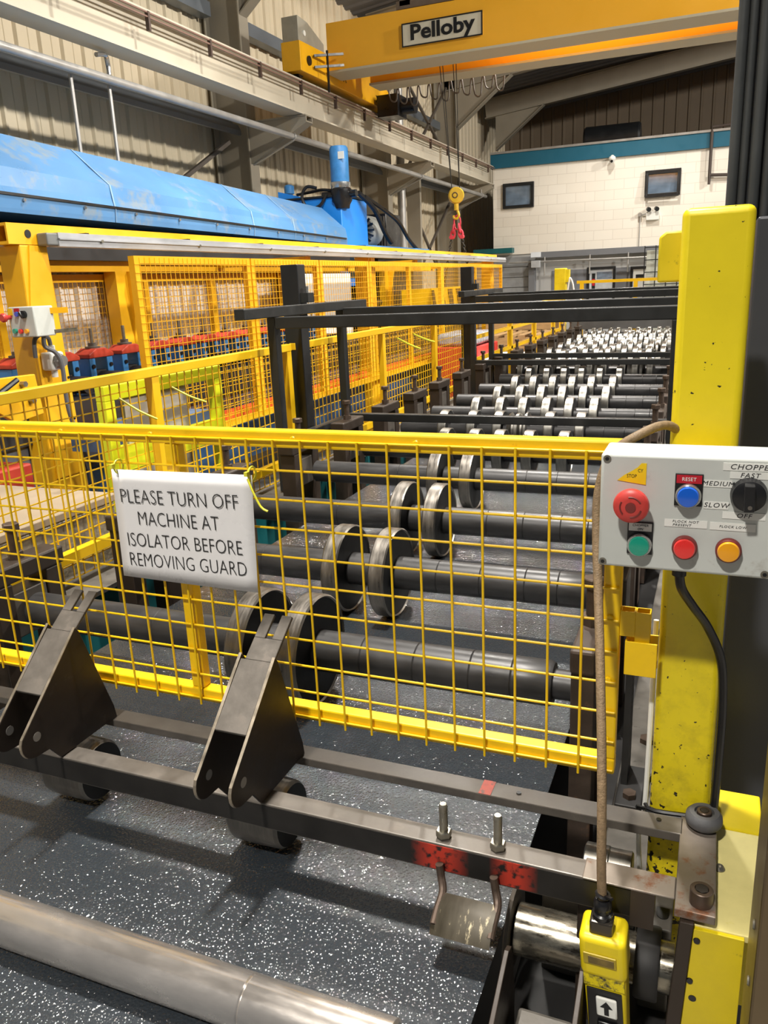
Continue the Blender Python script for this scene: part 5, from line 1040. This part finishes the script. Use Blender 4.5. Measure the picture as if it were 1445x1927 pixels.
m = MB(); m.cyl((-0.062, 1.04, 0.66), (-0.062, 1.04, 0.80), 0.0045, 10); m.cyl((-0.052, 1.055, 0.66), (-0.052, 1.055, 0.80), 0.0045, 10); tag(O('chrome_rods', m, bezel_chrome), 'pair of thin bright rods under the bar end, right of the pendant', 'rod')
fp = T('foot_plate', 'black bolted machine foot with a fin between the guard end and the yellow post', 'bracket', (-0.09, 1.43, 0.70))
GSC = 1.0555
O('foot', MB().box(-0.122, -0.075, 1.335, 1.47, 0.721, 0.752), bed_dark, fp, smooth=0, bevel=0.002)
m = MB(); m.prism([(-0.118, 1.40, 0.752), (-0.118, 1.47, 0.752), (-0.118, 1.47, 1.05), (-0.118, 1.43, 1.05)], (0.012, 0, 0)); m2 = O('fin', m, bed_dark, fp, smooth=0)
O('bolt', MB().lathe([(0.013, 0), (0.013, 0.010)], (-0.098, 1.365, 0.752), (0, 0, 1), 6), bolt_brown, fp, smooth=0)
GSC = 1.0
gb = MB(); gb.box(-0.20, -0.14, 1.05, 1.09, 0.60, 0.80); tag(O('grimy_block', gb, bed_grime, smooth=0, bevel=0.004), 'grimy light block behind the greasy drive shaft', 'block')

pd = T('pendant_control', 'worn yellow two-button pendant hanging on a brown braided hose', 'pendant', (-0.088, 0.905, 0.62))
ax = Vector((0.020, -0.012, -0.23))                         # the pendant hangs slightly askew
def pq(x, y, z): k = (0.862 - z) / 0.23; return (x + ax.x * k, y + ax.y * k, z)
def pbox(x0, x1, y0, y1, z0, z1, tx=0.0):
    return MB().hexa([pq(x0 + tx, y0, z0), pq(x1 - tx, y0, z0), pq(x1 - tx, y1, z0), pq(x0 + tx, y1, z0), pq(x0, y0, z1), pq(x1, y0, z1), pq(x1, y1, z1), pq(x0, y1, z1)])
O('head', pbox(-0.1205, -0.0600, 0.884, 0.938, 0.800, 0.862), post_yellow, pd, bevel=0.009, seg=4, smooth=40)
O('body', pbox(-0.1185, -0.0620, 0.889, 0.936, 0.58, 0.815, 0.006), post_yellow, pd, bevel=0.008, seg=4, smooth=40)
np2 = O('raised_plate', pbox(-0.1145, -0.0720, 0.8815, 0.886, 0.823, 0.839), mat('raised_plate_dirty', (168, 146, 40), 0.5, var=0.25, scale=40), pd, smooth=0, bevel=0.001)
O('inner_plate', pbox(-0.1080, -0.0750, 0.8805, 0.8818, 0.826, 0.836), mat('raised_plate_dark', (112, 94, 46), 0.5, var=0.3, scale=60), np2, smooth=0)
O('worn_band', pbox(-0.1165, -0.0640, 0.8868, 0.8885, 0.786, 0.812), mat('worn_band', (60, 58, 54), 0.4, metal=0.3, var=0.3, scale=50, wear=((226, 205, 18), 0.52, 45)), pd, smooth=0)
kp = O('button_plate', pbox(-0.1135, -0.0680, 0.886, 0.889, 0.60, 0.782), plastic_black, pd, smooth=0, bevel=0.001)
for zc, up in ((0.760, True), (0.722, False)):
    bt = O('arrow_button', pbox(-0.1015 + 0.0, -0.0745, 0.8815, 0.886, zc - 0.0145, zc + 0.0145), label_white if up else plastic_black, kp, smooth=40, bevel=0.003)
    s_ = 1 if up else -1; cx = -0.088
    pts = [(cx - 0.003, zc - 0.010 * s_), (cx + 0.003, zc - 0.010 * s_), (cx + 0.003, zc + 0.001 * s_), (cx + 0.008, zc + 0.001 * s_), (cx, zc + 0.0105 * s_), (cx - 0.008, zc + 0.001 * s_), (cx - 0.003, zc + 0.001 * s_)]
    m = MB(); m.prism([pq(a, 0.8808, b) for a, b in pts], (0, 0.0012, 0)); O('arrow', m, ink if up else ink_white, bt, smooth=0)
m = MB(); m.box(-0.107, -0.077, 0.892, 0.918, 0.858, 0.881); O('neck_clamp', m, mat('neck_steel', (86, 80, 72), 0.35, metal=0.7, var=0.2), pd, bevel=0.003, smooth=0)
m = MB(); m.lathe([(0.013, 0), (0.0135, 0.008), (0.011, 0.010), (0.011, 0.016), (0.012, 0.018), (0.0115, 0.026), (0.009, 0.03)], (-0.092, 0.906, 0.879), (0, 0, 1), 20); O('cable_gland', m, plastic_black, pd)
m = MB(); m.ring((-0.092, 0.906, 0.915), (0.15, 0.1, 1), 0.008, 0.0028, 16, 6); m.bar((-0.088, 0.900, 0.918), (-0.079, 0.892, 0.923), 0.004, 0.003); O('hose_clip', m, plastic_black, pd)
m = MB(); m.tube(spline([(-0.03, 1.165, 1.478), (-0.055, 1.128, 1.502), (-0.088, 1.093, 1.494), (-0.121, 1.088, 1.468), (-0.136, 1.083, 1.42), (-0.1355, 1.07, 1.36), (-0.128, 1.045, 1.29), (-0.116, 0.995, 1.20), (-0.1045, 0.945, 1.10), (-0.0985, 0.918, 1.02), (-0.0955, 0.908, 0.95), (-0.0925, 0.906, 0.905)], 10), 0.0062, 12); O('hose', m, hose_brown, pd)

GSC = 1.0514
fr = T('front_roll', 'worn polished steel roll lying on the sheet at the bottom left', 'roll', (-0.9, 0.665, 0.80))
m = MB(); m.lathe([(0.0335, -1.7), (0.034, -1.699), (0.034, -0.495), (0.0325, -0.493), (0.034, -0.491), (0.034, -0.3), (0.03, -0.297)], (0, 0.665, 0.8345), (1, 0, 0), 40); O('roll', m, chrome_worn, fr)
O('journal', MB().cyl((-0.298, 0.665, 0.8345), (-0.26, 0.665, 0.8345), 0.014, 20), dark_steel, fr)
GSC = 1.0
